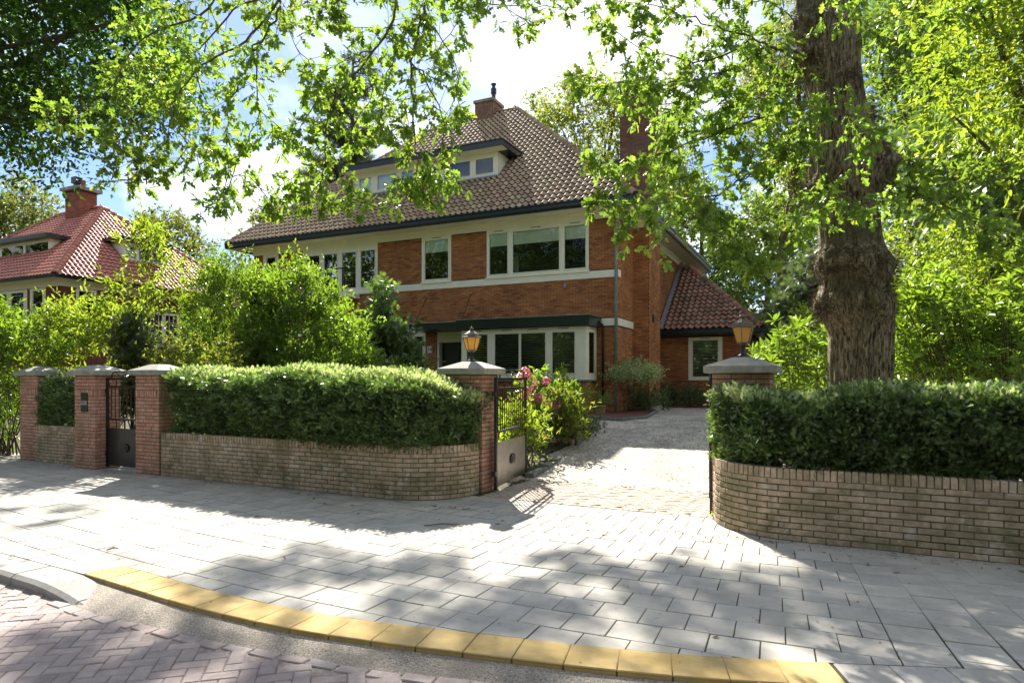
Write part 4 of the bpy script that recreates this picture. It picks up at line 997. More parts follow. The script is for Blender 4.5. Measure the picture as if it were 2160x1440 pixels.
# ------------------------------------------------------------------ the neighbour's house
NO = Vector((-19.98, 28.6, .3)); NM = Matrix.Translation(NO) @ Matrix.Rotation(HROT, 4, 'Z')
nb = thing('villa', 'neighbouring brick villa with bright red tiled hipped roof at the left', 'house', tuple(NO), HROT)
def nx_(px, t):
    q = (px - CX) / F; return (q * (NO.y + HC * t) - NO.x - HS * t) / (HC + HS * q)
def ny_(px, x0):
    q = (px - CX) / F; return (q * (NO.y - HS * x0) - NO.x - HC * x0) / (HS - HC * q)
def nz(py, x0, t): Y = NO.y - HS * x0 + HC * t; return EYE - (py - CY) / F * Y - NO.z
e = .55; nWx, nWy = -15.3 + e, 11.6 - e; ZN = 5.78
m_nbrick = surf('neighbour_brick', [(.16, .06, .035), (.24, .085, .05), (.19, .07, .045)], .9, 1.5, .3)
nops = [(nx_(-60, e), nx_(58, e), 3.6, 5.48), (nx_(64, e), nx_(97, e), 3.6, 5.48)]
sN = [(ny_(160, -e), ny_(203, -e), 3.55, 5.48), (ny_(312, -e), ny_(404, -e), 3.0, 4.75)]
nwm = MB()
for a, b, c, d in cells(nWx, -e, -.5, ZN, nops): nwm.box(a, b, e, e + .28, c, d)
nw = nwm.build('wall', m_mortar, nb)
nwm = MB()
for a, b, c, d in cells(e + .281, nWy, -.5, ZN, sN): nwm.box(-e - .28, -e, a, b, c, d)
nw2 = nwm.build('wall', m_mortar, nb)
bricks_obj(brick_face((nWx, e), 0, -e - nWx, -.3, 5.5, [(o[0] - nWx, o[1] - nWx, o[2], o[3]) for o in nops]), nw, m_nbrick)
bricks_obj(brick_face((-e, e), math.pi / 2, nWy - e, -.3, 5.5, [(o[0] - e, o[1] - e, o[2], o[3]) for o in sN]), nw2, m_nbrick)
def nwin(o, side, units, bars=None):
    w = o[1] - o[0]; loc = (-e, o[0], o[2]) if side else (o[0], e, o[2])
    window(nb, loc, math.pi / 2 if side else 0, w, o[3] - o[2], [(a * w, b * w) for a, b in units], None, vents=False, bars=bars, deep=1.2, room=True)
nwin(nops[0], False, [(.03, .2), (.25, .42), (.48, .66), (.72, .95)]); nwin(nops[1], False, [(.15, .85)]); nwin(sN[0], True, [(.1, .9)], (2, 1)); nwin(sN[1], True, [(.05, .32), (.37, .66), (.70, .96)], (3, 4))
mb = MB(); mb.box(nWx, -e + .03, e - .03, e, 5.5, ZN); mb.box(-e, -e + .03, e, nWy, 5.5, ZN); mb.build('frieze', m_white, nb)
MB().box(-15.3, 0, 0, 11.6, ZN - .02, ZN).build('soffit', m_white, nb)
ze = 5.9; nA, nB_ = Vector((-9.5, 5.8, ze + 4.9)), Vector((-5.8, 5.8, ze + 4.9)); c0, c1, c2, c3 = Vector((-15.3, 0, ze)), Vector((0, 0, ze)), Vector((0, 11.6, ze)), Vector((-15.3, 11.6, ze))
nroof = hip_roof(nb, (c0, c1, c2, c3), nA, nB_, 0, m_tile_red)
sN1 = Vector((0, 5.8, 4.9)); LN = sN1.length
ndx0, ndx1 = nx_(-90, 2.0), nx_(104, 2.0)
tiles(nroof, c0 + Vector((0, 0, .02)), (1, 0, 0), sN1, 15.3, LN, lambda v: 5.8 * min(max(v, 0), LN) / LN, lambda v: 15.3 - 5.8 * min(max(v, 0), LN) / LN, m_tile_red, pu=.25, pv=.33, seg=LOWSEG, hgt=.045, cap=290, M=NM, holes=((ndx0 + 15.3, ndx1 + 15.3, 2.6, 3.5),))
tiles(nroof, c1 + Vector((0, 0, .02)), (0, 1, 0), (-5.8, 0, 4.9), 11.6, LN, lambda v: 5.8 * min(max(v, 0), LN) / LN, lambda v: 11.6 - 5.8 * min(max(v, 0), LN) / LN, m_tile_red, pu=.25, pv=.33, hgt=.06, holes=((4.3, 6.5, 2.3, 3.6),))
for p, q in ((c1, nB_), (c0, nA), (nA, nB_), (c2, nB_)): ridge(nroof, p + up_, q + up_, m_tile_red, .14, .36)
for p, q, o in (((-15.4, .06), (.08, .06), (0, -1)), ((-.06, 0), (-.06, 11.6), (1, 0))): gutter(p, q, o, parent=nb, pr=[(0, ZN), (-.12, ZN), (-.14, ZN + .16), (0, ZN + .16)])
nc = MB().box(-7.8, -6.6, 5.0, 6.0, 9.5, 11.75).build('chimney', m_mortar, nb)
bricks_obj(brick_face((-7.8, 5.0), 0, 1.2, 9.8, 11.7) + brick_face((-6.6, 5.0), math.pi / 2, 1.0, 9.8, 11.7), nc, surf('neighbour_chimney_brick', [(.33, .11, .07), (.42, .15, .09), (.28, .09, .06)], .9, 3, .3))
MB().box(-8.0, -6.4, 4.8, 6.2, 11.75, 11.92).build('chimney_cap', m_cap, nc); MB().box(-7.8, -7.4, 5.3, 5.7, 12.3, 12.65).box(-7.72, -7.48, 5.38, 5.62, 11.92, 12.3).build('cowl', m_black, nc); MB().tube([(-7.0, 5.5, 11.92), (-7.0, 5.5, 12.4)], .12, 10).build('chimney_pot', m_nbrick, nc)
def ndormer(x0, x1, y0, y1, zb, zt, front=True):
    d = MB().box(x0, x1, y0, y1, zb, zt).build('dormer', m_white, nb); o = .35
    MB().box(x0 - o, x1 + o, y0 - o, y1 + o * (0 if front else 1), zt + .001, zt + .2).build('flat_roof', m_fascia, d)
    n = 4 if front else 3; H = zt - zb
    for k in range(n):
        if front:
            w = (x1 - x0) / n; a, b = x0 + w * k + .1, x0 + w * (k + 1) - .1; MB().box(a, b, y0 - .012, y0 - .004, zt - .82, zt - .16).build('pane', m_glass, d)
            MB().box(a - .05, b + .05, y0 - .02, y0 - .0, zt - .16, zt - .11).box(a - .05, a, y0 - .02, y0, zt - .82, zt - .16).build('sash', m_white, d)
            MB().box(a, b, y0 - .003, y0 - .001, zt - .82, zt - .16).build('curtain', m_room if k % 2 else m_blind, d)
        else:
            w = (y1 - y0) / n; a, b = y0 + w * k + .1, y0 + w * (k + 1) - .1; MB().box(x1 + .004, x1 + .012, a, b, zt - .78, zt - .16).build('pane', m_glass, d); MB().box(x1 + .001, x1 + .003, a, b, zt - .78, zt - .16).build('curtain', m_room, d)
    return d
ndormer(ndx0, ndx1, 2.0, 3.2, 7.2, 8.22); ndormer(-2.9, -1.75, 4.3, 6.5, 7.2, 8.32, False)
MB().box(-2.4, -1.4, 12.5, 13.5, 0, 7.2).build('rear_chimney', m_nbrick, nb); MB().tube([(-1.2, 9.8, 6.6), (-1.2, 9.8, 7.9)], .12, 8).build('vent_pipe', m_black, nb)
# low outbuilding behind the extension
ob_ = thing('outbuilding', 'low outbuilding with mossy red tiles seen behind the extension', 'outbuilding', tuple(W(1655, 840, 38)), HROT)
ob_.location.z = .5
MB().box(-2.6, 4.5, 0, 5, -.4, 2.4).build('wall', m_nbrick, ob_)
orf = MB().add([(-3, -.4, 2.4), (5, -.4, 2.4), (5, 5.4, 2.4), (-3, 5.4, 2.4), (-1, 2.5, 4.6), (2.8, 2.5, 4.6)], [(0, 1, 5, 4), (1, 2, 5), (2, 3, 4, 5), (3, 0, 4), (0, 3, 2, 1)]).build('roof', m_tile_moss, ob_)
so = Vector((0, 2.9, 2.2)); tiles(orf, (-3, -.4, 2.42), (1, 0, 0), so, 8, so.length, lambda v: 2.0 * v / 3.64, lambda v: 8 - 2.2 * v / 3.64, m_tile_moss, seg=LOWSEG)
# ================================================================== VEGETATION
def tp(V, Fs):
    by = {}
    for f in Fs: by.setdefault(len(f), []).append(f)
    return np.array(V, float), [np.array(f) for f in by.values()]
h_ = [(0, 0), (.2, .045), (.30, .20), (.42, .09), (.58, .28), (.70, .11), (.86, .18), (1, 0)]
T_OAK = tp([(x, y, abs(y) * .25 - .15 * x * x) for x, y in h_] + [(x, -y, abs(y) * .25 - .15 * x * x) for x, y in h_[1:-1]], [tuple(range(8)), (0, 7, 13, 12, 11, 10, 9, 8)])
T_LEAF = tp([(0, 0, 0), (.3, .17, .04), (.7, .15, .02), (1, 0, -.10), (.7, -.15, .02), (.3, -.17, .04)], [(0, 1, 2, 3), (0, 3, 4, 5)])
T_LONG = tp([(0, 0, 0), (.35, .13, .03), (.72, .13, .01), (1, 0, -.10), (.72, -.13, .01), (.35, -.13, .03)], [(0, 1, 2, 3), (0, 3, 4, 5)])
T_DIA = tp([(0, 0, 0), (.5, .32, .05), (1, 0, -.06), (.5, -.32, .05)], [(0, 1, 2, 3)])
def sprig(n=7, w=.05, l=.42, tipup=.15):
    V = []; Fs = []
    for k in range(n):
        x = .05 + .85 * k / n; s = 1 if k % 2 else -1; L = l * (1 - .35 * k / n)
        V += [(x + L * .5, s * L, tipup * L), (x + L * .5 - w, -s * L * .9, tipup * L * .6)]
    S_ = [(.9 * k / n, 0, 0) for k in range(n + 1)]; V += S_; o = 2 * n
    for k in range(n): Fs += [(o + k, o + k + 1, 2 * k), (o + k, o + k + 1, 2 * k + 1)]
    V.append((1.15, .03, 0)); V.append((.85, w, 0)); Fs.append((o + n, o + n + 1, o + n + 2)); return tp(V, Fs)
T_SPRIG = sprig(); T_SPRIG2 = sprig(7, .05, .42)
def tuft(n=9, w=.035):
    V = []; Fs = []; rr = random.Random(3)
    for k in range(n):
        d = Vector((rr.uniform(.1, 1), rr.uniform(-1, 1), rr.uniform(-1, 1))).normalized(); s = d.orthogonal().normalized() * w
        V += [tuple(-s), tuple(s), tuple(d)]; Fs.append((3 * k, 3 * k + 1, 3 * k + 2))
    return tp(V, Fs)
T_TUFT = tuft()
def unit(A): return A / np.maximum(np.linalg.norm(A, axis=1, keepdims=True), 1e-6)
def rdir(n): return unit(R.normal(size=(n, 3)))
def frames(Dr, flat=.9):
    n = len(Dr); X = unit(Dr); N = rdir(n) + np.array([0, 0, flat]); N = unit(N - X * np.sum(N * X, 1, keepdims=True)); Y = np.cross(N, X); return np.stack([X, Y, N], 2)
def shoots(C, O, L, nl, spread=.8, droop=.15, lo=.25, hang=0.0):
    """leaves along shoots: C start, O unit heading, L length -> positions, headings"""
    n = len(C); t = np.linspace(lo, 1, nl)[None, :, None] * R.uniform(.85, 1.1, (n, nl, 1)); L = np.asarray(L).reshape(-1, 1, 1)
    P = C[:, None, :] + O[:, None, :] * L * t; P[:, :, 2] -= (droop * L[:, :, 0]) * t[:, :, 0] ** 2
    H = O[:, None, :] * .7 + R.normal(size=(n, nl, 3)) * spread; H[:, :, 2] -= hang
    return P.reshape(-1, 3), unit(H.reshape(-1, 3))
def foliage(name, parent, mat, tpl, P, H, size, flat=.9, jit=.3, kind='stuff', off=None, cap=0, part='leaf'):
    M = frames(H, flat) * (size * R.uniform(1 - jit, 1 + jit, len(P)))[:, None, None]
    o = np.array(off if off is not None else (parent.location if parent else (0, 0, 0)))
    if cap:
        d = np.linalg.norm(P - np.array([0, 0, EYE]), axis=1); inv = (np.abs(P[:, 0] / P[:, 1]) < .8) & (P[:, 1] > 0); d = np.where(inv, d, 1e9)
        k = np.argpartition(d, cap)[:cap]; me = npmesh(part, tpl[0], tpl[1], mat)
        for i in k:
            ob = D.objects.new(part, me); COL.objects.link(ob); ob.parent = parent; Q = P[i] - o
            ob.matrix_local = Matrix([[*M[i, r_], Q[r_]] for r_ in range(3)] + [[0, 0, 0, 1]])
        keep = np.ones(len(P), bool); keep[k] = False; P, M = P[keep], M[keep]
    V, Fs = instance(tpl, M, P - o); ob = link(name, npmesh(name, V, Fs, mat), parent)
    if kind: ob['kind'] = kind
    return ob
def sticks(name, parent, mat, A, B, r, off=None, kind='stuff'):
    A, B = np.array([tuple(q) for q in A], float), np.array([tuple(q) for q in B], float); o = np.array(off if off is not None else (parent.location if parent else (0, 0, 0))); d = unit(B - A)
    s = unit(np.cross(d, rdir(len(A)))); t = np.cross(d, s); r = np.broadcast_to(np.asarray(r, float), (len(A),))[:, None]; V = []
    for a in (0, 2.094, 4.189): V.append(A + (s * math.cos(a) + t * math.sin(a)) * r)
    for a in (0, 2.094, 4.189): V.append(B + (s * math.cos(a) + t * math.sin(a)) * r * .55)
    V = np.stack(V, 1) - o; n = len(A); b = np.arange(n)[:, None] * 6
    Fs = [np.concatenate([b + np.array([k, (k + 1) % 3, 3 + (k + 1) % 3, 3 + k]) for k in range(3)])]
    ob = link(name, npmesh(name, V.reshape(-1, 3), Fs, mat), parent)
    if kind: ob['kind'] = kind
    return ob
def in_poly(x, y, P):
    c = False; n = len(P)
    for i in range(n):
        x1, y1 = P[i]; x2, y2 = P[(i + 1) % n]
        if (y1 > y) != (y2 > y) and x < (x2 - x1) * (y - y1) / (y2 - y1) + x1: c = not c
    return c
def clumps_px(poly, y0, y1, n, floor=.3):
    """clump centres that fill a silhouette between two depths"""
    xs = [p[0] for p in poly]; ys = [p[1] for p in poly]; out = []; g = 0
    while len(out) < n and g < n * 60:
        g += 1; a, b = random.uniform(min(xs), max(xs)), random.uniform(min(ys), max(ys))
        if in_poly(a, b, poly):
            q = W(a, b, random.uniform(y0, y1))
            if q.z > floor: out.append(q)
    return np.array([tuple(q) for q in out])
def smooth_path(P, step):
    P = [Vector(p) for p in P]; out = []
    for i in range(len(P) - 1):
        p0, p1, p2, p3 = P[max(i - 1, 0)], P[i], P[i + 1], P[min(i + 2, len(P) - 1)]; n = max(1, int((p2 - p1).length / step))
        for k in range(n):
            t = k / n; out.append(.5 * ((2 * p1) + (p2 - p0) * t + (2 * p0 - 5 * p1 + 4 * p2 - p3) * t * t + (3 * p1 - p0 - 3 * p2 + p3) * t ** 3))
    out.append(P[-1]); return out
def wig(p, q, n, amp):
    p, q = Vector(p), Vector(q); out = []
    for i in range(n + 1):
        t = i / n; w = math.sin(math.pi * t) * amp; out.append(p.lerp(q, t) + Vector((random.uniform(-w, w), random.uniform(-w, w), random.uniform(-w, w) * .5)))
    return out
def tree(name, label, base, C, r0, mat, bark=m_bark, tpl=T_DIA, leaf=.16, sh=12, nl=7, L=.9, crad=.5, limbs=14, group=None, cat='tree', droop=.2, top=None, cap=0, flat=.6, spread=.8, up=.25, hang=0.0, lean=None, crown='crown', sides=10):
    base = Vector(base); t = thing(name, label, cat, tuple(base), 0, group); C = np.asarray(C); cen = C.mean(0); tz = top if top is not None else C[:, 2].max() - .12 * (C[:, 2].max() - base.z)
    if r0:
        tp_ = Vector((cen[0], cen[1], tz)) if lean is None else Vector(lean); path = smooth_path(wig(base, tp_, 5, r0 * .8), .5); n = len(path)
        rad = [r0 * (1 - .85 * (i / (n - 1))) * (1.35 if i == 0 else 1) for i in range(n)]
        mb = MB().tube([p - base for p in path], rad, sides)
        mb.build('trunk', bark, t, True)
        order = np.argsort(R.random(len(C)))[:limbs]; lm = []
        for i in order:
            c = Vector(C[i]); h = c.z - base.z; hz_ = max(0.15, min(.9, .2 + .6 * (h / max(.1, tz - base.z)) - .1)); k = int(hz_ * (n - 1)); s = path[k]
            LB = MB().tube([p - base for p in smooth_path(wig(s, c, 3, (c - s).length * .09), .6)], np.linspace(rad[k] * .45, .012, len(smooth_path([s, c], .6)) if False else 2).tolist() if False else rad[k] * .3, 5)
            P_ = smooth_path(wig(s, c, 3, (c - s).length * .09), .6); LB = MB().tube([p - base for p in P_], list(np.linspace(rad[k] * .45, .015, len(P_))), 5); LB.build('limb', bark, t, True)
    n = len(C); k = sh; O = unit(rdir(n * k) + unit(np.repeat(C - cen, k, 0)) * .55 + np.array([0, 0, up])); S = np.repeat(C, k, 0) + R.normal(size=(n * k, 3)) * crad * .45
    Ln = L * R.uniform(.5, 1.15, n * k); P, H = shoots(S, O, Ln, nl, spread, droop, .2, hang)
    foliage(crown, t, mat, tpl, P, H, leaf, flat, cap=cap); return t, S, O, Ln

# ---------------- the big oak: trunk
OY = 8.8; prof = [(830, 1815, 66), (800, 1813, 64), (760, 1815, 65), (700, 1817, 68), (660, 1806, 78), (630, 1800, 74), (600, 1797, 66), (560, 1800, 82), (520, 1795, 66), (470, 1790, 62), (430, 1782, 62),
                  (400, 1785, 74), (350, 1782, 76), (300, 1780, 70), (240, 1768, 62), (200, 1762, 56), (150, 1752, 58), (110, 1750, 64), (60, 1745, 62), (0, 1745, 64), (-150, 1738, 56), (-500, 1725, 48), (-900, 1700, 38)]
zs = [W(1080, p[0], OY).z for p in prof]; xc = [W(p[1], 800, OY).x for p in prof]; rr = [p[2] * .93 / F * OY for p in prof]
OB = Vector((W(1815, 830, OY).x, OY, .1)); oak = thing('oak_tree', 'huge gnarled oak with burls on its trunk behind the right hedge', 'tree', tuple(OB))
ROWS, SEG = 230, 84; zz_ = np.linspace(.0, zs[-1], ROWS); V = np.zeros((ROWS, SEG, 3))
BURL = [(620, .4, .12, .30), (650, 1.0, .14, .4), (645, 3.3, .10, .35), (555, 3.6, .12, .35), (560, .2, .14, .4), (590, -1.2, .10, .35), (400, 3.4, .10, .4), (370, .2, .16, .6), (345, -.4, .13, .5), (250, .1, .10, .3), (130, 3.5, .10, .4), (60, 3.3, .08, .4), (200, -1.7, .08, .35), (560, -1.9, .07, .4), (640, -1.3, .08, .5)]
for i, z in enumerate(zz_):
    x_ = float(np.interp(z, zs, xc)); r_ = float(np.interp(z, zs, rr)) * (1 + .35 * math.exp(-z / .35))
    for k in range(SEG):
        a = 2 * math.pi * k / SEG; q = Vector((math.cos(a) * 2.6, math.sin(a) * 2.6, z * .55)); f1 = noise.noise(q * 2.6); rid = 1 - abs(noise.noise(Vector((math.cos(a) * 6.5, math.sin(a) * 6.5, z * 1.1)))) * 2
        rid2 = 1 - abs(noise.noise(Vector((math.cos(a) * 13, math.sin(a) * 13, z * 2.4 + 5)))) * 2
        b = 0
        for py, ba, am, wd in BURL:
            bz = W(0, py, OY).z; da_ = math.atan2(math.sin(a - ba), math.cos(a - ba)); b += 1.15 * am * math.exp(-((z - bz) / .16) ** 2 - (da_ / (wd * 1.3)) ** 2) * (1 + .9 * noise.noise(Vector((math.cos(a) * 3, math.sin(a) * 3, z * 5))) + .5 * noise.noise(Vector((math.cos(a) * 9, math.sin(a) * 9, z * 14))))
        d = r_ * .91 + .045 * f1 + .030 * rid + .016 * rid2 + b * .9
        V[i, k] = (x_ + math.cos(a) * d - OB.x, math.sin(a) * d, z - OB.z)
idx = np.arange(ROWS * SEG).reshape(ROWS, SEG); fq = np.stack([idx[:-1], np.roll(idx, -1, 1)[:-1], np.roll(idx, -1, 1)[1:], idx[1:]], -1).reshape(-1, 4)
def bark_mat():
    m, nt, out = newmat('furrowed_oak_bark'); ge = nt.nodes.new('ShaderNodeNewGeometry'); mp = nt.nodes.new('ShaderNodeMapping'); mp.inputs['Scale'].default_value = (1, 1, .24); nt.links.new(ge.outputs['Position'], mp.inputs['Vector'])
    n = nt.nodes.new('ShaderNodeTexNoise'); n.inputs['Scale'].default_value = 34; n.inputs['Detail'].default_value = 8; n.inputs['Roughness'].default_value = .6; n.inputs['Distortion'].default_value = .6; nt.links.new(mp.outputs[0], n.inputs['Vector'])
    r = ramp(nt, [(.045, .036, .026), (.23, .185, .12), (.42, .36, .25)], [.38, .5, .64]); nt.links.new(n.outputs[0], r.inputs[0])
    nn = wnoise(nt, 1.6, 4, .6, .3, ge); q = ramp(nt, [(0, 0, 0), (.65, .65, .65)], [.48, .64]); nt.links.new(nn, q.inputs[0]); c = mixc(nt, q.outputs[0], r.outputs[0], (.10, .11, .05))
    b = nt.nodes.new('ShaderNodeBsdfPrincipled'); nt.links.new(c, b.inputs['Base Color']); b.inputs['Roughness'].default_value = .95; b.inputs['Specular IOR Level'].default_value = .2
    bp = nt.nodes.new('ShaderNodeBump'); bp.inputs['Strength'].default_value = 1; bp.inputs['Distance'].default_value = .03; nt.links.new(n.outputs[0], bp.inputs['Height']); nt.links.new(bp.outputs[0], b.inputs['Normal']); nt.links.new(b.outputs[0], out.inputs[0]); return m
m_obark = bark_mat()
link('trunk', npmesh('trunk', V.reshape(-1, 3), [fq], m_obark, True), oak)
# shaggy brushes of dead shoots on the burls
A, B = [], []
for py, ba, am, wd in BURL:
    bz = W(0, py, OY).z; x_ = float(np.interp(bz, zs, xc)); r_ = float(np.interp(bz, zs, rr)) + am * .6
    for _ in range(420):
        a = ba + random.gauss(0, wd * 1.1); z = bz + random.gauss(0, .13); d0 = r_ * .93 * random.uniform(.92, 1.02); l = random.uniform(.03, .15)
        p = Vector((x_ + math.cos(a) * d0, OY + math.sin(a) * d0, z)); dr_ = Vector((math.cos(a) + random.uniform(-.9, .9), math.sin(a) + random.uniform(-.9, .9), random.uniform(-.9, .5))).normalized()
        A.append(p); B.append(p + dr_ * l)
sticks('twig_tufts', oak, m_tuft, A, B, .0035)

# ---------------- oak branches
def oak_branches(parent, paths, leaf=.115, mat=m_oakleaf, r0=.022, cap=0, dens=1.0, twig=.34, name='branch', tstep=.10):
    A, B, PP, HH = [], [], [], []
    for pts in paths:
        P = smooth_path([W(*p) for p in pts], tstep); n = len(P); rb_ = r0 * (min(1.0, n * tstep / 2.6) ** 1.2 * .62 + .12)
        rad = [max(.004, rb_ * (1 - .85 * i / n)) * (1.0 + .1 * random.random()) for i in range(n)]; P = [p + Vector([random.gauss(0, .012) for _ in range(3)]) for p in P]
        MB().tube([p - parent.location for p in P], rad, 6).build(name, m_twig, parent, True)
        for i in range(1, n):
            if random.random() > .95 * dens and i < n - 2: continue
            for _ in range(2 if i < n - 2 else 4):
                t = (P[i] - P[i - 1]).normalized(); d = (t * .55 + Vector([random.gauss(0, .8) for _ in range(3)]) + Vector((0, 0, -.12))).normalized(); l = twig * random.uniform(.4, 1.25) * (1.1 - .5 * i / n)
                e_ = P[i] + d * l; A.append(P[i]); B.append(e_)
                k = random.randint(8, 12)
                for q in range(k):
                    f = random.choice((.45, .7, .85, 1, 1, 1)); PP.append(P[i] + d * l * f); h = d * .7 + Vector([random.gauss(0, .75) for _ in range(3)]) + Vector((0, 0, -.28)); HH.append(h)
    sticks('twigs', parent, m_twig, A, B, .0032)
    foliage('leaves', parent, mat, T_OAK, np.array([tuple(p) for p in PP]), unit(np.array([tuple(h) for h in HH])), leaf, .7, .5, cap=cap); return len(PP)
right_paths = [
 [(1690, 110, 8.6), (1640, 103, 8.4), (1583, 80, 8.2), (1543, 67, 8.0), (1480, 50, 7.8), (1400, 17, 7.6), (1310, 5, 7.5)],
 [(1583, 80, 8.2), (1540, 110, 8.0), (1480, 130, 7.9), (1420, 120, 7.8), (1350, 100, 7.7), (1290, 60, 7.6)],
 [(1695, 130, 8.6), (1617, 100, 8.4), (1567, 133, 8.1), (1483, 167, 7.8), (1417, 173, 7.5), (1367, 180, 7.3), (1283, 173, 7.1), (1235, 163, 7.0)],
 [(1483, 167, 7.8), (1430, 210, 7.6), (1380, 225, 7.5), (1330, 215, 7.4)],
 [(1695, 230, 8.6), (1600, 250, 8.3), (1500, 285, 8.1), (1420, 315, 7.9), (1330, 345, 7.7), (1262, 345, 7.6)],
 [(1600, 250, 8.3), (1520, 240, 8.1), (1440, 260, 8.0), (1400, 300, 7.9)],
 [(1700, 330, 8.6), (1683, 337, 8.4), (1617, 353, 8.2), (1567, 377, 8.0), (1517, 410, 7.8), (1433, 423, 7.5), (1350, 433, 7.3), (1265, 430, 7.2)],
 [(1517, 410, 7.8), (1470, 450, 7.6), (1430, 490, 7.5), (1385, 500, 7.4), (1300, 470, 7.3)],
 [(1710, 420, 8.5), (1620, 450, 8.2), (1560, 490, 7.9), (1520, 500, 7.7)],
 [(1700, 480, 8.4), (1640, 500, 8.2), (1590, 510, 8.0), (1550, 540, 7.9), (1600, 570, 7.8)],
 [(1720, 300, 8.3), (1700, 310, 8.0), (1650, 330, 7.7), (1600, 340, 7.6), (1560, 310, 7.6)],
 [(1690, 60, 8.5), (1650, 20, 8.3), (1600, -10, 8.2), (1540, -20, 8.1)],
 [(1740, 200, 8.1), (1760, 215, 7.9), (1790, 250, 7.7), (1810, 280, 7.6), (1840, 300, 7.6)], [(1740, 200, 8.1), (1720, 215, 7.9), (1700, 250, 7.6), (1690, 290, 7.5)],
 [(1750, 380, 8.0), (1760, 400, 7.8), (1800, 420, 7.6), (1840, 430, 7.5)], [(1750, 400, 8.0), (1720, 425, 7.8), (1700, 440, 7.6), (1690, 470, 7.5)],
 [(1735, 20, 8.0), (1750, 30, 7.8), (1780, 40, 7.7)], [(1850, 150, 8.6), (1900, 160, 8.4), (1950, 150, 8.3), (2010, 130, 8.2)],
 [(1850, 320, 8.7), (1890, 330, 8.5), (1950, 350, 8.4), (2000, 330, 8.3)],
 [(1870, 380, 8.6), (1930, 400, 8.2), (1990, 430, 7.8), (2040, 460, 7.5), (2110, 500, 7.3), (2180, 530, 7.2)], [(1990, 430, 7.8), (2030, 400, 7.6), (2090, 380, 7.5), (2150, 380, 7.4)],
 [(1870, 400, 8.6), (1940, 390, 8.2), (2000, 385, 8.0), (2060, 350, 7.8)],
 [(1830, 60, 8.6), (1900, 30, 8.4), (1980, 40, 8.3), (2040, 10, 8.2)],
 [(1600, 250, 8.3), (1560, 200, 8.4), (1500, 190, 8.5), (1450, 220, 8.6)], [(1567, 377, 8.0), (1500, 350, 8.2), (1450, 370, 8.3), (1400, 390, 8.4)], [(1695, 170, 8.6), (1640, 190, 8.3), (1580, 210, 8.1), (1520, 215, 8.0)]]
n1 = oak_branches(oak, right_paths, leaf=.113, cap=290)
# upper crown above the frame: what throws the dappled shade on the pavement and the street
tall = []
def shade(px, py, rad, n, h0=13.5, h1=17.5):
    g = G(px, py); rad *= .75
    for _ in range(max(2, int(n * (.45 if px > 700 or py < 1250 else .42)))):
        h = random.uniform(h0, h1); q = Vector((g.x + random.gauss(0, rad), g.y + random.gauss(0, rad), 0)) + SUN * (h / SUN.z); tall.append(tuple(q))
for a in [(860, 1230, .35, 9), (950, 1190, .35, 8), (1080, 1240, .4, 10), (1000, 1300, .35, 9), (1200, 1180, .25, 5), (1300, 1230, .35, 10), (1400, 1280, .4, 12), (1500, 1240, .35, 8), (1450, 1200, .3, 6), (1600, 1300, .35, 8),
          (1250, 1300, .3, 7), (1700, 1250, .35, 9), (1560, 1400, .3, 5), (540, 1190, .22, 5), (620, 1175, .25, 6), (680, 1200, .25, 5), (560, 1240, .25, 5), (470, 1240, .2, 3), (800, 1330, .3, 6), (920, 1350, .25, 5), (600, 1340, .3, 7), (1100, 1400, .35, 7), (1350, 1420, .3, 6),
          (1850, 1230, .45, 16), (1950, 1280, .5, 16), (2060, 1240, .4, 14), (2120, 1330, .4, 12), (1980, 1380, .4, 9), (1800, 1180, .3, 7),
          (150, 1330, .3, 9), (300, 1370, .35, 10), (100, 1400, .35, 12), (450, 1400, .35, 10), (250, 1430, .3, 8), (650, 1420, .35, 9), (20, 1290, .3, 5), (850, 1420, .3, 8), (350, 1310, .2, 3),
          (20, 1110, .5, 8), (60, 1080, .5, 6), (2200, 1150, .5, 12), (2250, 1250, .5, 12)]: shade(*a)
C = np.array(tall)
k = 9; O = unit(rdir(len(C) * k) + np.array([0, 0, .1])); S = np.repeat(C, k, 0) + R.normal(size=(len(C) * k, 3)) * .10
P, H = shoots(S, O, .24 * R.uniform(.5, 1.2, len(O)), 7, .8, .15, .2)
foliage('upper_crown', oak, m_oakleaf, T_LEAF, P, H, .17, .6)
top = Vector((xc[-2], OY, zs[-2]))
for i in range(0, len(C), 9):
    s = Vector((float(np.interp(min(C[i][2] - 2.5, 11), zs, xc)), OY, min(C[i][2] - 2.5, 11))); P_ = smooth_path(wig(s, C[i], 4, .5), .7)
    MB().tube([p - OB for p in P_], list(np.linspace(.07, .015, len(P_))), 5).build('limb', m_twig, oak, True)

# ---------------- overhanging branches of the street oak (its trunk stands behind the camera to the left)
soak = thing('street_oak', 'sunlit oak branches hanging in from the top edge, left and centre', 'tree', (-3.2, -2.5, 0))
st_path = smooth_path([(-3.2, -2.5, -.1), (-3.1, -2.4, 3), (-3.0, -2.1, 6), (-2.9, -1.8, 10), (-2.7, -1.5, 15)], .5)
MB().tube([p - soak.location for p in st_path], list(np.linspace(.42, .16, len(st_path))), 14).build('trunk', m_obark, soak, True)
for e_ in [W(600, -30, 7.0), W(835, -30, 7.2), W(455, -30, 7.4), W(900, -30, 7.6), W(1010, -40, 7.8)]:
    P_ = smooth_path([(-2.95, -1.95, 7.5), Vector((-2.9, -1.9, 7.5)).lerp(e_, .5) + Vector((0, 0, 1.3)), e_], .5); MB().tube([p - soak.location for p in P_], list(np.linspace(.13, .028, len(P_))), 8).build('limb', m_twig, soak, True)
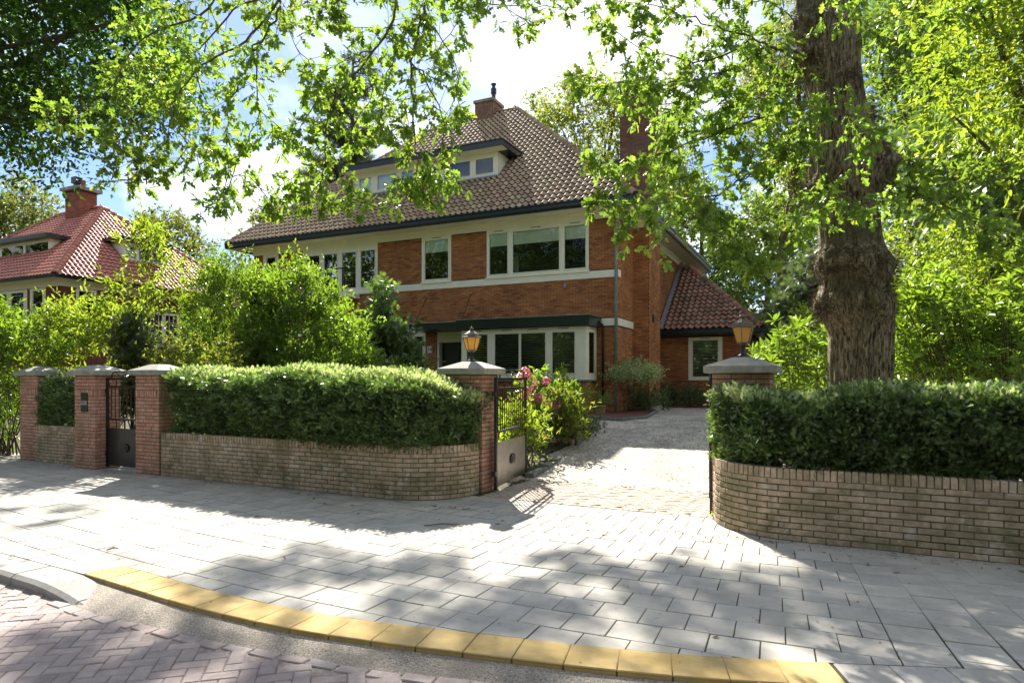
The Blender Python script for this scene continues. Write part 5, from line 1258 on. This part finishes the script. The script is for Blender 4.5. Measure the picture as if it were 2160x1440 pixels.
left_paths = [
 [(600, -30, 7.0), (592, 0, 7.0), (545, 60, 7.0), (500, 100, 6.9), (410, 150, 6.8), (385, 185, 6.7), (370, 210, 6.7), (362, 265, 6.6), (335, 310, 6.6), (300, 345, 6.5)],
 [(600, -30, 7.0), (533, 3, 7.2), (493, 23, 7.3), (433, 90, 7.4), (400, 117, 7.4), (317, 147, 7.5), (250, 150, 7.5)],
 [(455, -30, 7.4), (457, 0, 7.4), (423, 33, 7.3), (353, 60, 7.2), (300, 83, 7.1), (267, 123, 7.0), (230, 190, 6.9), (170, 230, 6.9), (115, 252, 6.8)],
 [(592, 0, 7.0), (573, 57, 6.8), (537, 100, 6.7), (543, 167, 6.6), (547, 233, 6.6), (520, 300, 6.5), (500, 343, 6.5), (490, 380, 6.5)],
 [(537, 100, 6.7), (507, 167, 6.5), (483, 213, 6.4), (480, 283, 6.4), (483, 367, 6.4), (462, 420, 6.3)], [(483, 367, 6.4), (530, 375, 6.4), (560, 410, 6.4)],
 [(590, 20, 7.0), (620, 90, 7.0), (650, 130, 7.0), (655, 185, 7.0)], [(370, 210, 6.7), (330, 240, 6.9), (270, 265, 7.0), (245, 300, 7.0)], [(410, 150, 6.8), (440, 220, 6.9), (450, 270, 7.0), (420, 330, 7.0)],
 [(335, 310, 6.6), (290, 330, 6.6), (240, 305, 6.6)], [(335, 310, 6.6), (300, 365, 6.6), (250, 375, 6.6)], [(362, 265, 6.6), (400, 300, 6.6), (370, 350, 6.7)],
 [(547, 233, 6.6), (590, 270, 6.6), (610, 285, 6.6)], [(423, 33, 7.3), (380, 20, 7.4), (310, 25, 7.6), (270, 50, 7.7)], [(433, 90, 7.4), (420, 140, 7.5), (350, 180, 7.6), (300, 200, 7.7)],
 [(835, -30, 7.2), (837, 0, 7.2), (820, 60, 7.1), (790, 107, 7.0), (760, 143, 6.9), (717, 193, 6.8), (693, 247, 6.7), (687, 317, 6.7), (677, 383, 6.6), (645, 415, 6.6)],
 [(900, -30, 7.6), (897, 0, 7.5), (877, 37, 7.4), (847, 80, 7.3), (820, 153, 7.2), (810, 207, 7.1), (797, 273, 7.0)],
 [(897, 0, 7.5), (893, 27, 7.2), (877, 93, 7.0), (867, 133, 6.9), (872, 233, 6.8), (873, 300, 6.7), (877, 357, 6.6), (850, 430, 6.6)],
 [(893, 27, 7.2), (925, 80, 7.1), (950, 110, 7.0), (965, 180, 7.0), (945, 240, 7.0)], [(867, 133, 6.9), (910, 190, 6.8), (935, 260, 6.7), (925, 320, 6.7), (900, 380, 6.6)],
 [(820, 60, 7.1), (760, 60, 7.2), (720, 50, 7.3), (700, 30, 7.3)], [(790, 107, 7.0), (740, 120, 7.0), (690, 150, 7.1), (660, 190, 7.1)], [(717, 193, 6.8), (670, 220, 6.8), (640, 260, 6.8), (625, 285, 6.8)],
 [(797, 273, 7.0), (850, 300, 6.9), (865, 330, 6.9)], [(687, 317, 6.7), (720, 350, 6.6), (735, 400, 6.6)], [(687, 317, 6.7), (650, 370, 6.6), (612, 380, 6.6)], [(877, 357, 6.6), (910, 390, 6.6), (945, 375, 6.6)], [(850, 430, 6.6), (880, 430, 6.5), (920, 410, 6.5)], [(645, 415, 6.6), (690, 425, 6.6), (730, 420, 6.6)],
 [(847, 80, 7.3), (900, 120, 7.3), (960, 60, 7.4), (975, 20, 7.4)], [(760, 143, 6.9), (790, 190, 6.9), (760, 240, 6.9), (740, 290, 6.9)],
 [(1010, -40, 7.8), (1015, 0, 7.8), (1060, 10, 7.7), (1110, 15, 7.6), (1185, 12, 7.5)], [(1060, 10, 7.7), (1095, 35, 7.6), (1120, 45, 7.6)], [(640, -30, 7.6), (650, 10, 7.5), (690, 30, 7.4), (730, 20, 7.3)], [(900, -30, 7.6), (950, 5, 7.6), (985, 20, 7.6)]]
n2 = oak_branches(soak, left_paths, leaf=.095, cap=290, twig=.30)
print('oak leaves', n1, n2)

# ---------------- dark beech at the top left
C = clumps_px([(-250, -200), (330, -200), (300, 0), (400, 180), (395, 235), (330, 235), (275, 232), (240, 262), (190, 275), (150, 290), (110, 318), (60, 300), (0, 325), (-200, 420)], 10.5, 15, 520, 2)
bt, *_ = tree('beech_tree', 'dark copper green beech filling the top left corner', (-13.5, 11, 0), C, .35, m_beech, tpl=T_DIA, leaf=.10, sh=10, nl=11, L=.75, limbs=10, droop=.25, spread=.7, flat=1.6, lean=(-12.0, 12, 12))
for pts in ([(-80, 150, 12), (0, 142, 11.8), (60, 128, 11.6), (110, 95, 11.5), (200, 40, 11.4), (280, 0, 11.4)], [(-60, 250, 12), (10, 240, 12), (80, 215, 12), (170, 205, 12), (260, 210, 12)]):
    P_ = smooth_path([W(*p) for p in pts], .2); MB().tube([p - bt.location for p in P_], list(np.linspace(.07, .02, len(P_))), 7).build('limb', m_bark, bt, True)

# ---------------- bright branches at the top right, drooping conifer, maple mass, dark tree
C = clumps_px([(1975, -60), (2300, -60), (2300, 330), (2160, 300), (2080, 285), (2000, 260), (1985, 215), (2030, 190), (1990, 130), (2030, 60)], 8.2, 11, 120, 1)
tree('beech_tree', 'bright yellow green branches in the top right corner', (9.5, 10.5, .2), C, .3, m_bright, tpl=T_LEAF, leaf=.12, sh=9, nl=9, L=.55, limbs=8, droop=.2, spread=.5, flat=2.4, up=0)
C = clumps_px([(1930, 270), (2060, 300), (2200, 300), (2250, 640), (2160, 620), (2100, 560), (2050, 480), (1980, 400), (1900, 330)], 12.5, 16, 150, 1)
tree('hemlock_tree', 'dark conifer with hanging sprays right of the oak trunk', (10.0, 15, .4), C, .28, m_yew, tpl=T_SPRIG, leaf=.17, sh=10, nl=8, L=.9, limbs=12, droop=.7, spread=.45, flat=1.0, hang=.6)
C = clumps_px([(1870, 640), (1885, 560), (1940, 500), (2010, 475), (2090, 520), (2200, 500), (2250, 820), (1880, 820)], 10.5, 13, 190)
tree('maple_shrub', 'tall bright yellow green maple behind the rhododendron', (8.6, 12, .3), C, .12, m_bright, tpl=T_LEAF, leaf=.105, sh=10, nl=8, L=.5, limbs=10, flat=1.2, cat='shrub')
C = clumps_px([(1860, -100), (2060, -100), (2010, 200), (2070, 420), (1990, 560), (1900, 540), (1880, 300), (1830, 100)], 19, 25, 300, 1)
tree('lime_tree', 'tall shady tree close behind the oak trunk on its right', (12.6, 21, .5), C, .4, m_wood_leaf, leaf=.17, sh=10, nl=8, L=1.0, limbs=14)
C = clumps_px([(1850, 200), (2300, 100), (2600, 300), (2600, 820), (1860, 820)], 27, 38, 420, .5)
tree('oak_tree', 'dense woodland tree far behind the rhododendron', (23, 32, .5), C, .4, m_wood_leaf, leaf=.26, sh=10, nl=8, L=1.4, limbs=8)
# rhododendrons
def rhodo(label, C, base, cap, leaf=.15, sh=3):
    t = thing('rhododendron', label, 'shrub', tuple(base), 0, None); C = np.asarray(C); n = len(C); cen = C.mean(0); cen[2] = base[2]
    O = unit(unit(np.repeat(C - cen, sh, 0)) * .6 + rdir(n * sh) * .55 + np.array([0, 0, .45])); S = np.repeat(C, sh, 0) + R.normal(size=(n * sh, 3)) * .12; k = 8; T_ = S + O * .22
    ang = np.arange(k)[None, :] * (2 * math.pi / k) + R.uniform(0, 6, (len(O), 1)); X = unit(np.cross(O, rdir(len(O)))); Y = np.cross(O, X)
    H = unit(X[:, None, :] * np.cos(ang)[..., None] + Y[:, None, :] * np.sin(ang)[..., None] + O[:, None, :] * R.uniform(.1, .9, (len(O), k, 1))).reshape(-1, 3)
    P = (np.repeat(T_[:, None, :], k, 1) - O[:, None, :] * R.uniform(0, .06, (len(O), k, 1))).reshape(-1, 3)
    foliage('leaves', t, m_rhodo, T_LONG, P, H, leaf, 1.3, .25, cap=cap)
    sticks('stems', t, m_twig, np.repeat(np.array([[base[0], base[1], base[2]]]), n, 0) * .25 + C * .75 - np.array([0, 0, .25]), C, .008); sticks('twigs', t, m_twig, S, T_, .005); return t
rhodo('large rhododendron with glossy leaf whorls right of the oak trunk', clumps_px([(1890, 640), (1960, 600), (2060, 650), (2200, 640), (2250, 830), (1890, 830)], 8.6, 10.6, 260), (7.4, 9.6, .1), 290)
rhodo('small sunlit rhododendron left of the oak trunk above the hedge', clumps_px([(1605, 760), (1625, 725), (1680, 715), (1740, 735), (1760, 800), (1740, 880), (1590, 860)], 9.6, 11.5, 75), (4.6, 10.4, .15), 150, .16)

# ---------------- hedges
def hedge(label, s0, s1, v0, v1, z0, z1, n, topn, arc=None, extra=(), gap=0.0, core=True):
    base = FW((s0 + s1) / 2, (v0 + v1) / 2); t = thing('yew_hedge', label, 'hedge', tuple(base), 0, 'clipped yew hedges')
    s = R.uniform(s0, s1, n); u = R.random(n); sv_ = np.zeros(n); zc = np.zeros(n); m = R.random(n)
    front = m < .52; topf = (m >= .52) & (m < .80); inn = m >= .80
    ramp_ = lambda s_: (np.clip((s_ + 5.45) / .7, 0, 1) * .55 if arc and arc[3] > 0 else 0)
    wob = lambda s_: .06 * np.sin(s_ * 2.3) + .05 * np.sin(s_ * 5.1 + 1) - ramp_(s_)
    zt = z1 + wob(s) * .7
    zc = np.where(front, z0 + (zt - z0) * u, np.where(topf, zt, z0 + (zt - z0) * u)); sv_ = np.where(front, v0 + .05 * R.normal(size=n) + wob(s + zc * 3) * .5 + .10 * np.clip((z0 + .25 - zc) / .25, 0, 1) , np.where(topf, v0 + (v1 - v0) * R.random(n), v0 + (v1 - v0) * R.random(n)))
    if arc:
        cs, cv, rad, sgn = arc
        fr = sgn * (s - cs); ins = fr > 0; push = rad - np.sqrt(np.clip(rad ** 2 - fr ** 2, 0, None)); ok = ~ins | (fr < rad); sv_ = sv_ + np.where(ins, np.clip(push, 0, rad), 0) * (v1 - sv_) / (v1 - v0)
        s, sv_, zc, front, topf = [q[ok] for q in (s, sv_, zc, front, topf)]; n = len(s)
    bl = np.array([noise.noise((a * 4.2, b * 4.2, c * 4.2)) for a, b, c in zip(s, sv_, zc)]); keep = (bl > -.28) | (R.random(n) < .25); sv_ = sv_ - .11 * bl * front; zc = zc + .05 * bl * topf; s, sv_, zc, front, topf = [q[keep] for q in (s, sv_, zc, front, topf)]; n = len(s)
    P = np.stack([s * UX - sv_ * UY, s * UY + sv_ * UX, zc + R.normal(size=n) * .025], 1)
    O = np.where(front[:, None], np.array([UY * 1.0, -UX * 1.0, .5]), np.where(topf[:, None], np.array([0, 0, 1.0]), np.array([0, 0, .4]))) + R.normal(size=(n, 3)) * .6
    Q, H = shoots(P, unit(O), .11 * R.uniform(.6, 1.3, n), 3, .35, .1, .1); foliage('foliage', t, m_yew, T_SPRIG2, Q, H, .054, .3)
    k = topn; s = R.uniform(s0, s1, k); vv = np.where(R.random(k) < .4, v0 - .02 + .06 * R.random(k), R.uniform(v0 - .02, v1, k))
    if arc: fr = sgn * (s - cs); ok = (fr < rad * .97); s, vv, fr = s[ok], vv[ok], fr[ok]; vv = vv + np.where(fr > 0, (rad - np.sqrt(np.clip(rad ** 2 - fr ** 2, 0, None))) * (v1 - vv) / (v1 - v0), 0); k = len(s)
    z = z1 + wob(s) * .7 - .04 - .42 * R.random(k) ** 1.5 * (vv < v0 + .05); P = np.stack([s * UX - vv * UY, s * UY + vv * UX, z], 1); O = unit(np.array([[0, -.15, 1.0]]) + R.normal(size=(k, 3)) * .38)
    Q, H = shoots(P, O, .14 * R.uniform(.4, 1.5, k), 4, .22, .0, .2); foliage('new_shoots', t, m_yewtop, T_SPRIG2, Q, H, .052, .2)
    st = []; en = []
    for i in range(3 if arc and arc[3] < 0 else 0, int((s1 - s0) / .28) - (3 if arc and arc[3] > 0 else 0)):
        for _ in range(5):
            a = s0 + .28 * i + random.uniform(-.05, .05); p = FW(a, (v0 + v1) / 2 + random.uniform(-.15, .1), .02); q = FW(a + random.uniform(-.3, .3), random.uniform(v0 + .08, v1), random.uniform(z0 + .3, z1 - .1)); st.append(p); en.append(q)
    sticks('stems', t, m_twig, st, en, .012); return t
hedge('long yew hedge with silvery new shoots above the left wall', -10.1, -4.55, 7.25, 8.15, .70, 1.60, 42000, 19000, arc=(-5.5, 8.1, .9, 1))
hedge('shaded dark yew hedge above the right hand wall', -1.38, 3.4, 7.22, 8.1, .70, 1.36, 44000, 5000, arc=(-.5, 8.1, .9, -1))
hedge('short piece of yew hedge between the two left piers', -14.1, -12.6, 7.25, 7.95, .66, 1.55, 5500, 1500)

# ---------------- shrubs of the front garden
def shrub(label, C, base, mat, tpl, leaf, sh, nl, L, name='shrub', flat=.8, spread=.6, up=.5, droop=.3, cap=0, stems=16, r=.018):
    base = Vector(base); t = thing(name, label, 'shrub', tuple(base)); C = np.asarray(C); n = len(C); cen = C.mean(0); cen[2] -= .6
    O = unit(unit(np.repeat(C - cen, sh, 0)) * .7 + rdir(n * sh) * .6 + np.array([0, 0, up])); S = np.repeat(C, sh, 0) + R.normal(size=(n * sh, 3)) * .12; ky = np.array([noise.noise((a * 1.5, b * 1.5, c * 1.5)) for a, b, c in S]) > R.uniform(-.5, .12, len(S)); S, O = S[ky], O[ky]; nk = len(S); Ln = L * R.uniform(.5, 1.25, nk) * np.where(R.random(nk) < .12, 2.0, 1.0)
    P, H = shoots(S, O, Ln, nl, spread, droop, .12); foliage('leaves', t, mat, tpl, P, H, leaf, flat, .35, cap=cap)
    E_ = S + O * Ln[:, None]; E_[:, 2] -= droop * Ln; sticks('twigs', t, m_twig, S, E_, .0035)
    for i in np.argsort(R.random(n))[:stems]:
        P_ = smooth_path(wig(base + Vector((random.gauss(0, .12), random.gauss(0, .12), -.05)), C[i], 3, .08), .35); MB().tube([p - base for p in P_], list(np.linspace(r, .005, len(P_))), 5).build('stem', m_twig, t, True)
    return t
def B_(px, py, Y): q = W(px, py, Y); return (q.x, q.y, gz(q.x, q.y))
shrub('big bright arching shrub in the middle of the front garden', clumps_px([(560, 620), (600, 580), (640, 568), (680, 600), (710, 665), (760, 700), (780, 770), (780, 860), (520, 860), (500, 720)], 15, 17.5, 380), B_(640, 840, 16), m_shrub, T_LEAF, .115, 11, 9, .48, up=.8)
shrub('tall dark glossy shrub left of the bright arching one', clumps_px([(400, 640), (420, 595), (460, 550), (520, 565), (560, 610), (590, 640), (560, 860), (390, 860)], 15.6, 18, 340), B_(480, 840, 16.6), m_laurel, T_LEAF, .10, 11, 8, .42, up=.7)
shrub('slender young magnolia with big pale leaves before the red roof', clumps_px([(290, 500), (330, 480), (350, 560), (400, 600), (400, 660), (310, 700), (230, 640), (225, 615), (290, 590), (270, 520)], 14.5, 15.6, 36), B_(312, 830, 15), m_bright, T_LONG, .15, 7, 8, .55, 'magnolia', flat=1.6, stems=14)
shrub('light green laurel hedge bush at the far left edge', clumps_px([(-60, 700), (0, 660), (60, 690), (130, 660), (150, 750), (50, 765), (20, 960), (-60, 980)], 13.7, 15.2, 190), B_(10, 850, 13.8), m_laurel, T_LONG, .135, 8, 7, .36, cap=120)
shrub('low yellow green laurel behind the far left piers', clumps_px([(120, 660), (200, 640), (260, 655), (300, 700), (320, 780), (300, 850), (60, 850), (100, 700)], 13.5, 15.5, 180), B_(190, 850, 14.5), m_bright, T_LONG, .12, 8, 7, .36)
shrub('yellow tipped low bush behind the pier and hedge', clumps_px([(320, 740), (400, 725), (470, 725), (500, 770), (480, 850), (320, 850)], 13, 14.2, 110), B_(410, 850, 13), m_yellow, T_LEAF, .07, 8, 7, .25)
C = clumps_px([(255, 700), (285, 640), (300, 690), (325, 760), (320, 850), (245, 850)], 13.6, 14.4, 60)
shrub('small blue green conifer between the laurels', C, B_(285, 850, 14), m_pine, T_SPRIG, .12, 12, 7, .28, 'conifer', up=.6)
C = clumps_px([(770, 690), (800, 600), (830, 660), (860, 730), (870, 780), (860, 860), (760, 860)], 17.2, 18.6, 130)
shrub('dark feathery yew against the villa wall left of the entrance', C, B_(815, 850, 18), m_yew, T_SPRIG, .17, 12, 7, .42, 'yew_bush', up=.5)
shrub('dense green undergrowth shrub in front of the left part of the villa', clumps_px([(380, 760), (900, 760), (900, 870), (380, 870)], 17.5, 19, 200), B_(650, 850, 16), m_laurel, T_LEAF, .08, 8, 7, .3)

# flower bed by the gate
def flower(parent, c, r):
    o = Vector(c); n = 70; d = rdir(n); P = np.array(tuple(o)) + d * r * np.array([1, 1, .8]); H = unit(np.cross(d, rdir(n))); M = frames(H, .0) * r * .62
    for i in range(n):
        z = d[i]; x = unit((H[i] - z * np.dot(H[i], z))[None])[0]; M[i] = np.stack([x, np.cross(z, x), z], 1) * r * .6
    V, Fs = instance(T_DIA, M, P - np.array(parent.location)); link('flower_head', npmesh('flower_head', V, Fs, m_flower), parent)
hy = shrub('hydrangea with pink flower heads below the bay window', clumps_px([(1090, 850), (1100, 815), (1150, 810), (1190, 825), (1205, 860), (1200, 900), (1100, 900)], 13.2, 15, 70), B_(1150, 880, 14.2), m_shrub, T_LEAF, .13, 6, 6, .28, 'hydrangea')
for px, py, Y in [(1153, 797, 13.9), (1165, 817, 13.7), (1126, 805, 13.8), (1117, 815, 13.6), (1135, 830, 13.5), (1122, 833, 13.4), (1162, 850, 13.3), (1172, 848, 13.3), (1108, 776, 13.6), (1115, 787, 13.6), (1098, 790, 13.4), (1140, 835, 13.6), (1104, 825, 13.2)]: flower(hy, W(px, py + 6, Y - .5), .095)
hy2 = shrub('lime green hydrangea growing just behind the open gate leaf', clumps_px([(1065, 880), (1110, 880), (1140, 910), (1150, 960), (1120, 985), (1060, 990)], 10.8, 12, 60), B_(1105, 975, 11.3), m_bright, T_LEAF, .11, 7, 6, .22, 'hydrangea')
flower(hy2, W(1146, 922, 11.5), .06)
shrub('yellowish low shrub at the corner of the flower bed', clumps_px([(1150, 865), (1185, 845), (1215, 850), (1232, 885), (1225, 910), (1200, 925), (1150, 915)], 12.6, 14.2, 80), B_(1195, 905, 13.4), m_yellow, T_LONG, .11, 7, 7, .24)
shrub('upright pale leaved shrub under the bay window', clumps_px([(1175, 815), (1200, 800), (1220, 820), (1225, 850), (1220, 880), (1185, 850)], 14.4, 15.6, 20), B_(1215, 880, 15), m_bright, T_LONG, .13, 6, 7, .3)
shrub('dark ground cover spilling over the stone edging', clumps_px([(1215, 880), (1250, 875), (1265, 890), (1250, 915), (1215, 920)], 13.6, 15.2, 40), B_(1238, 900, 14.4), m_yew, T_LEAF, .05, 8, 6, .14)
# clipped standard tree, potted plant, dark ferns at the wall foot
tb = GG(1316, 872); C = []
for _ in range(170):
    a, b_ = random.uniform(0, 6.28), math.sqrt(random.random()); C.append((W(1335, 790, tb.y).x + math.cos(a) * b_ * .78, tb.y + math.sin(a) * b_ * .7, EYE + (800 - 785) / F * tb.y + random.uniform(-.28, .36) * (1.15 - b_)))
t, S, O, Ln = tree('standard_holly', 'small clipped umbrella shaped tree with variegated leaves by the downpipe', tuple(tb), C, .045, m_silver, tpl=T_LEAF, leaf=.07, sh=9, nl=5, L=.2, crad=.2, limbs=9, lean=tuple(W(1330, 810, tb.y)), up=.1, flat=.5)
pb = GG(1266, 876); pot = thing('plant_pot', 'yellow glazed pot standing at the villa wall', 'pot', tuple(pb)); MB().lathe([(.12, 0), (.155, .12), (.165, .26), (.175, .27), (.175, .30), (.15, .30), (.145, .26)], 18).build('pot', m_terra, pot, True); MB().lathe([(.0, .25), (.146, .26)], 18).build('earth', m_soil, pot)
C = np.array([tuple(pb + Vector((random.gauss(0, .12), random.gauss(0, .12), .42 + random.gauss(0, .06)))) for _ in range(26)]); shrub('round green plant growing in the yellow pot', C, pb + Vector((0, 0, .27)), m_laurel, T_LEAF, .05, 7, 6, .14, 'potted_plant', stems=6, r=.006)
for lb, px, py, Y_, w in (('dark fern clump beside the chimney breast foot', 1345, 855, 21.3, .4), ('dark shrub at the foot of the extension wall, left', 1408, 845, 24.6, .35), ('dark shrub under the extension window', 1450, 845, 24.4, .45)):
    q = W(px, py, Y_); q.z = gz(q.x, q.y); C = np.array([tuple(q + Vector((random.gauss(0, w), random.gauss(0, w * .6), random.uniform(.1, .6)))) for _ in range(55)]); shrub(lb, C, q, m_yew, T_LONG, .10, 7, 6, .26, 'dark_shrub', stems=6)

# ---------------- trees in the background
tree('olive_green_tree', 'feathery olive green tree left of the red roof', W(-30, 830, 46), clumps_px([(-120, 370), (0, 372), (60, 385), (100, 420), (122, 480), (70, 560), (-120, 620)], 43, 49, 150), .35, m_olive, leaf=.24, sh=12, nl=8, L=1.3, droop=.5)
tree('round_tree', 'pale round topped tree behind the right slope of the red roof', W(360, 830, 52), clumps_px([(270, 480), (310, 462), (360, 460), (400, 480), (440, 510), (470, 600), (280, 640)], 49, 55, 150), .3, m_olive, leaf=.26, sh=11, nl=8, L=1.3)
tree('birch_tree', 'light green birch crown left of the dark pine', W(590, 830, 44), clumps_px([(500, 500), (550, 455), (600, 425), (650, 420), (700, 450), (690, 600), (510, 600)], 41, 46, 130), .25, m_olive, leaf=.22, sh=11, nl=8, L=1.1)
# pine with layered limbs
pnb = W(745, 830, 41); pine = thing('pine_tree', 'tall dark pine rising behind the left part of the roof', 'tree', tuple(pnb)); tp_ = W(745, 120, 41)
P_ = smooth_path(wig(pnb, tp_, 6, .15), .8); MB().tube([p - pnb for p in P_], list(np.linspace(.38, .06, len(P_))), 10).build('trunk', m_bark, pine, True)
PP, HH = [], []
for i in range(46):
    f = (i / 45) ** .9; z = tp_.z - f * 11.0 ; wd = (.7 + 3.0 * f ** .7) * random.uniform(.7, 1.1); a = random.uniform(0, 6.28); c = Vector((pnb.x, pnb.y, z)); e_ = c + Vector((math.cos(a) * wd, math.sin(a) * wd, .25 * wd)); L_ = smooth_path([c, c.lerp(e_, .5) + Vector((0, 0, -.15)), e_], .3)
    MB().tube([p - pnb for p in L_], list(np.linspace(.07, .02, len(L_))), 5).build('limb', m_bark, pine)
    for p in L_[2:]:
        for _ in range(60): PP.append(p + Vector((random.gauss(0, .32), random.gauss(0, .32), random.gauss(.08, .14)))); HH.append(Vector((math.cos(a), math.sin(a), .5)) + Vector([random.gauss(0, .6) for _ in range(3)]))
foliage('needles', pine, m_pine, T_TUFT, np.array([tuple(p) for p in PP]), unit(np.array([tuple(h) for h in HH])), 0.30, .3)
tree('autumn_tree', 'yellowing tree behind the ridge of the villa', W(1240, 830, 42), clumps_px([(1105, 250), (1150, 195), (1190, 165), (1240, 168), (1300, 190), (1345, 210), (1420, 260), (1450, 420), (1250, 420), (1170, 300)], 38.5, 44, 230), .35, m_yellow, leaf=.19, sh=11, nl=8, L=1.1, limbs=22, spread=.9)
tree('tall_lime_tree', 'tall pale green tree left of the oak trunk near the sky gap', W(1640, 830, 34), clumps_px([(1590, 140), (1640, 60), (1680, -40), (1780, -80), (1790, 420), (1700, 430), (1620, 330), (1575, 200)], 30, 36, 260, 2), .35, m_olive, leaf=.19, sh=11, nl=8, L=1.1)
tree('woodland_tree', 'dark woodland tree behind the side extension, nearest the villa', W(1480, 830, 50), clumps_px([(1385, 400), (1440, 360), (1500, 390), (1560, 480), (1590, 700), (1560, 760), (1400, 760)], 46, 54, 260), .35, m_wood_leaf, leaf=.28, sh=10, nl=8, L=1.4, group=None)
tree('woodland_tree', 'dark woodland tree between the extension roof and the yew', W(1610, 830, 46), clumps_px([(1540, 470), (1590, 430), (1660, 420), (1720, 460), (1740, 700), (1700, 790), (1560, 790)], 42, 50, 230), .3, m_wood_leaf, leaf=.26, sh=10, nl=8, L=1.3)
tree('yew_tree', 'pale feathered conifer left of the oak trunk', W(1700, 830, 24), clumps_px([(1645, 700), (1660, 620), (1700, 555), (1760, 540), (1800, 600), (1800, 760), (1650, 760)], 22.5, 25.5, 150), .2, m_pine, tpl=T_SPRIG, leaf=.26, sh=12, nl=7, L=.8, flat=.4, hang=.2)
shrub('yellow green shrub between the conifer and the oak trunk', clumps_px([(1660, 760), (1690, 690), (1740, 650), (1780, 640), (1780, 800), (1660, 810)], 13, 15.5, 90), B_(1720, 850, 14.3), m_bright, T_LEAF, .11, 8, 7, .4)
tree('woodland_tree', 'woodland tree at the far left behind the neighbour', W(-150, 830, 60), clumps_px([(-400, 420), (-100, 430), (-60, 760), (-400, 780)], 54, 64, 150), .3, m_wood_leaf, leaf=.3, sh=9, nl=8, L=1.6)
# mass of far woodland that closes the horizon and stands across the street
def woods(name, label, pts, n, h0, h1, leaf, mat=m_wood_leaf):
    C = []
    for _ in range(n):
        p = random.choice(pts); hh = h0 + (h1 - h0) * random.random(); C.append((p[0] + random.gauss(0, p[2]), p[1] + random.gauss(0, p[3]), hh * (.25 + .75 * random.random())))
    C = np.array(C); k = 9; O = unit(rdir(n * k)); S = np.repeat(C, k, 0) + R.normal(size=(n * k, 3)) * .9; P, H = shoots(S, O, 1.8 * R.uniform(.5, 1.1, n * k), 6, .9, .2)
    V, Fs = instance(T_DIA, frames(H, .5) * (leaf * R.uniform(.7, 1.3, len(P)))[:, None, None], P); return tag(link(name, npmesh(name, V, Fs, mat)), label, 'woodland', None, 'stuff')
woods('far_woodland', 'far woodland closing the view behind the houses', [(x, 85 + 6 * math.sin(x), 7, 5) for x in range(-90, 100, 9)], 900, 5, 13, .6)
woods('street_woodland', 'trees across the street behind the viewer', [(x, -17 + 3 * math.sin(x * .7), 4, 3) for x in range(-64, 50, 7)], 1500, 4, 22, .55)

woods('left_woodland', 'woodland outside the frame at the left, mirrored in the villa windows', [(-56 + 3 * math.sin(y), y, 3, 4) for y in range(-34, 36, 7)], 1300, 4, 26, .6)
# ---------------- litter
n = 160; P = []
for _ in range(n):
    if random.random() < .6: s = random.uniform(-14, 4); v = 7.0 - abs(random.gauss(0, .35)) - .05
    else: s = random.uniform(-12, 5); v = random.uniform(3, 7)
    q = FW(s, v); P.append((q.x, q.y, .008))
P = np.array(P); H = unit(np.stack([R.normal(size=n), R.normal(size=n), R.normal(size=n) * .15], 1)); lit = foliage('fallen_leaves', None, m_deadleaf, T_OAK, P, H, .055, 5, .5, off=(0, 0, 0)); tag(lit, 'small brown fallen leaves scattered over the pavement')
n = 2600; s = R.uniform(-14, 6, n); v = 7.0 - np.abs(R.normal(size=n)) * .10; s2 = np.concatenate([s, R.uniform(-12, 6, 900)]); v2 = np.concatenate([v, R.uniform(2.6, 7, 900)]); n = len(s2)
P = np.stack([s2 * UX - v2 * UY, s2 * UY + v2 * UX, np.full(n, .004)], 1); lit = foliage('leaf_litter', None, m_deadleaf, T_DIA, P, unit(np.stack([R.normal(size=n), R.normal(size=n), R.normal(size=n) * .2], 1)), .017, 3, .6, off=(0, 0, 0)); tag(lit, 'fine dry litter along the foot of the garden walls')
for lb, a, b_ in (('thin dry twig lying on the slabs before the curved wall', (895, 1110), (972, 1107)), ('short dark twig lying on the slabs at the left', (225, 1162), (250, 1158))):
    p, q = G(*a), G(*b_); p.z = q.z = .012; tw = thing('fallen_twig', lb, 'twig', tuple(p)); MB().tube([Vector((0, 0, 0)), (q - p) * .5 + Vector((0, .012, .01)), q - p], [.006, .008, .004], 6).build('twig', m_twig, tw)
q = G(1520, 1092); wd = thing('weed', 'small green weed at the foot of the right gate post', 'plant', tuple(q)); P = np.array([tuple(q + Vector((random.gauss(0, .04), random.gauss(0, .03), .02))) for _ in range(14)]); foliage('leaf_rosette', wd, m_bright, T_LEAF, P, unit(R.normal(size=(14, 3)) * np.array([1, 1, .3]) + np.array([0, 0, .7])), .09, kind=None)
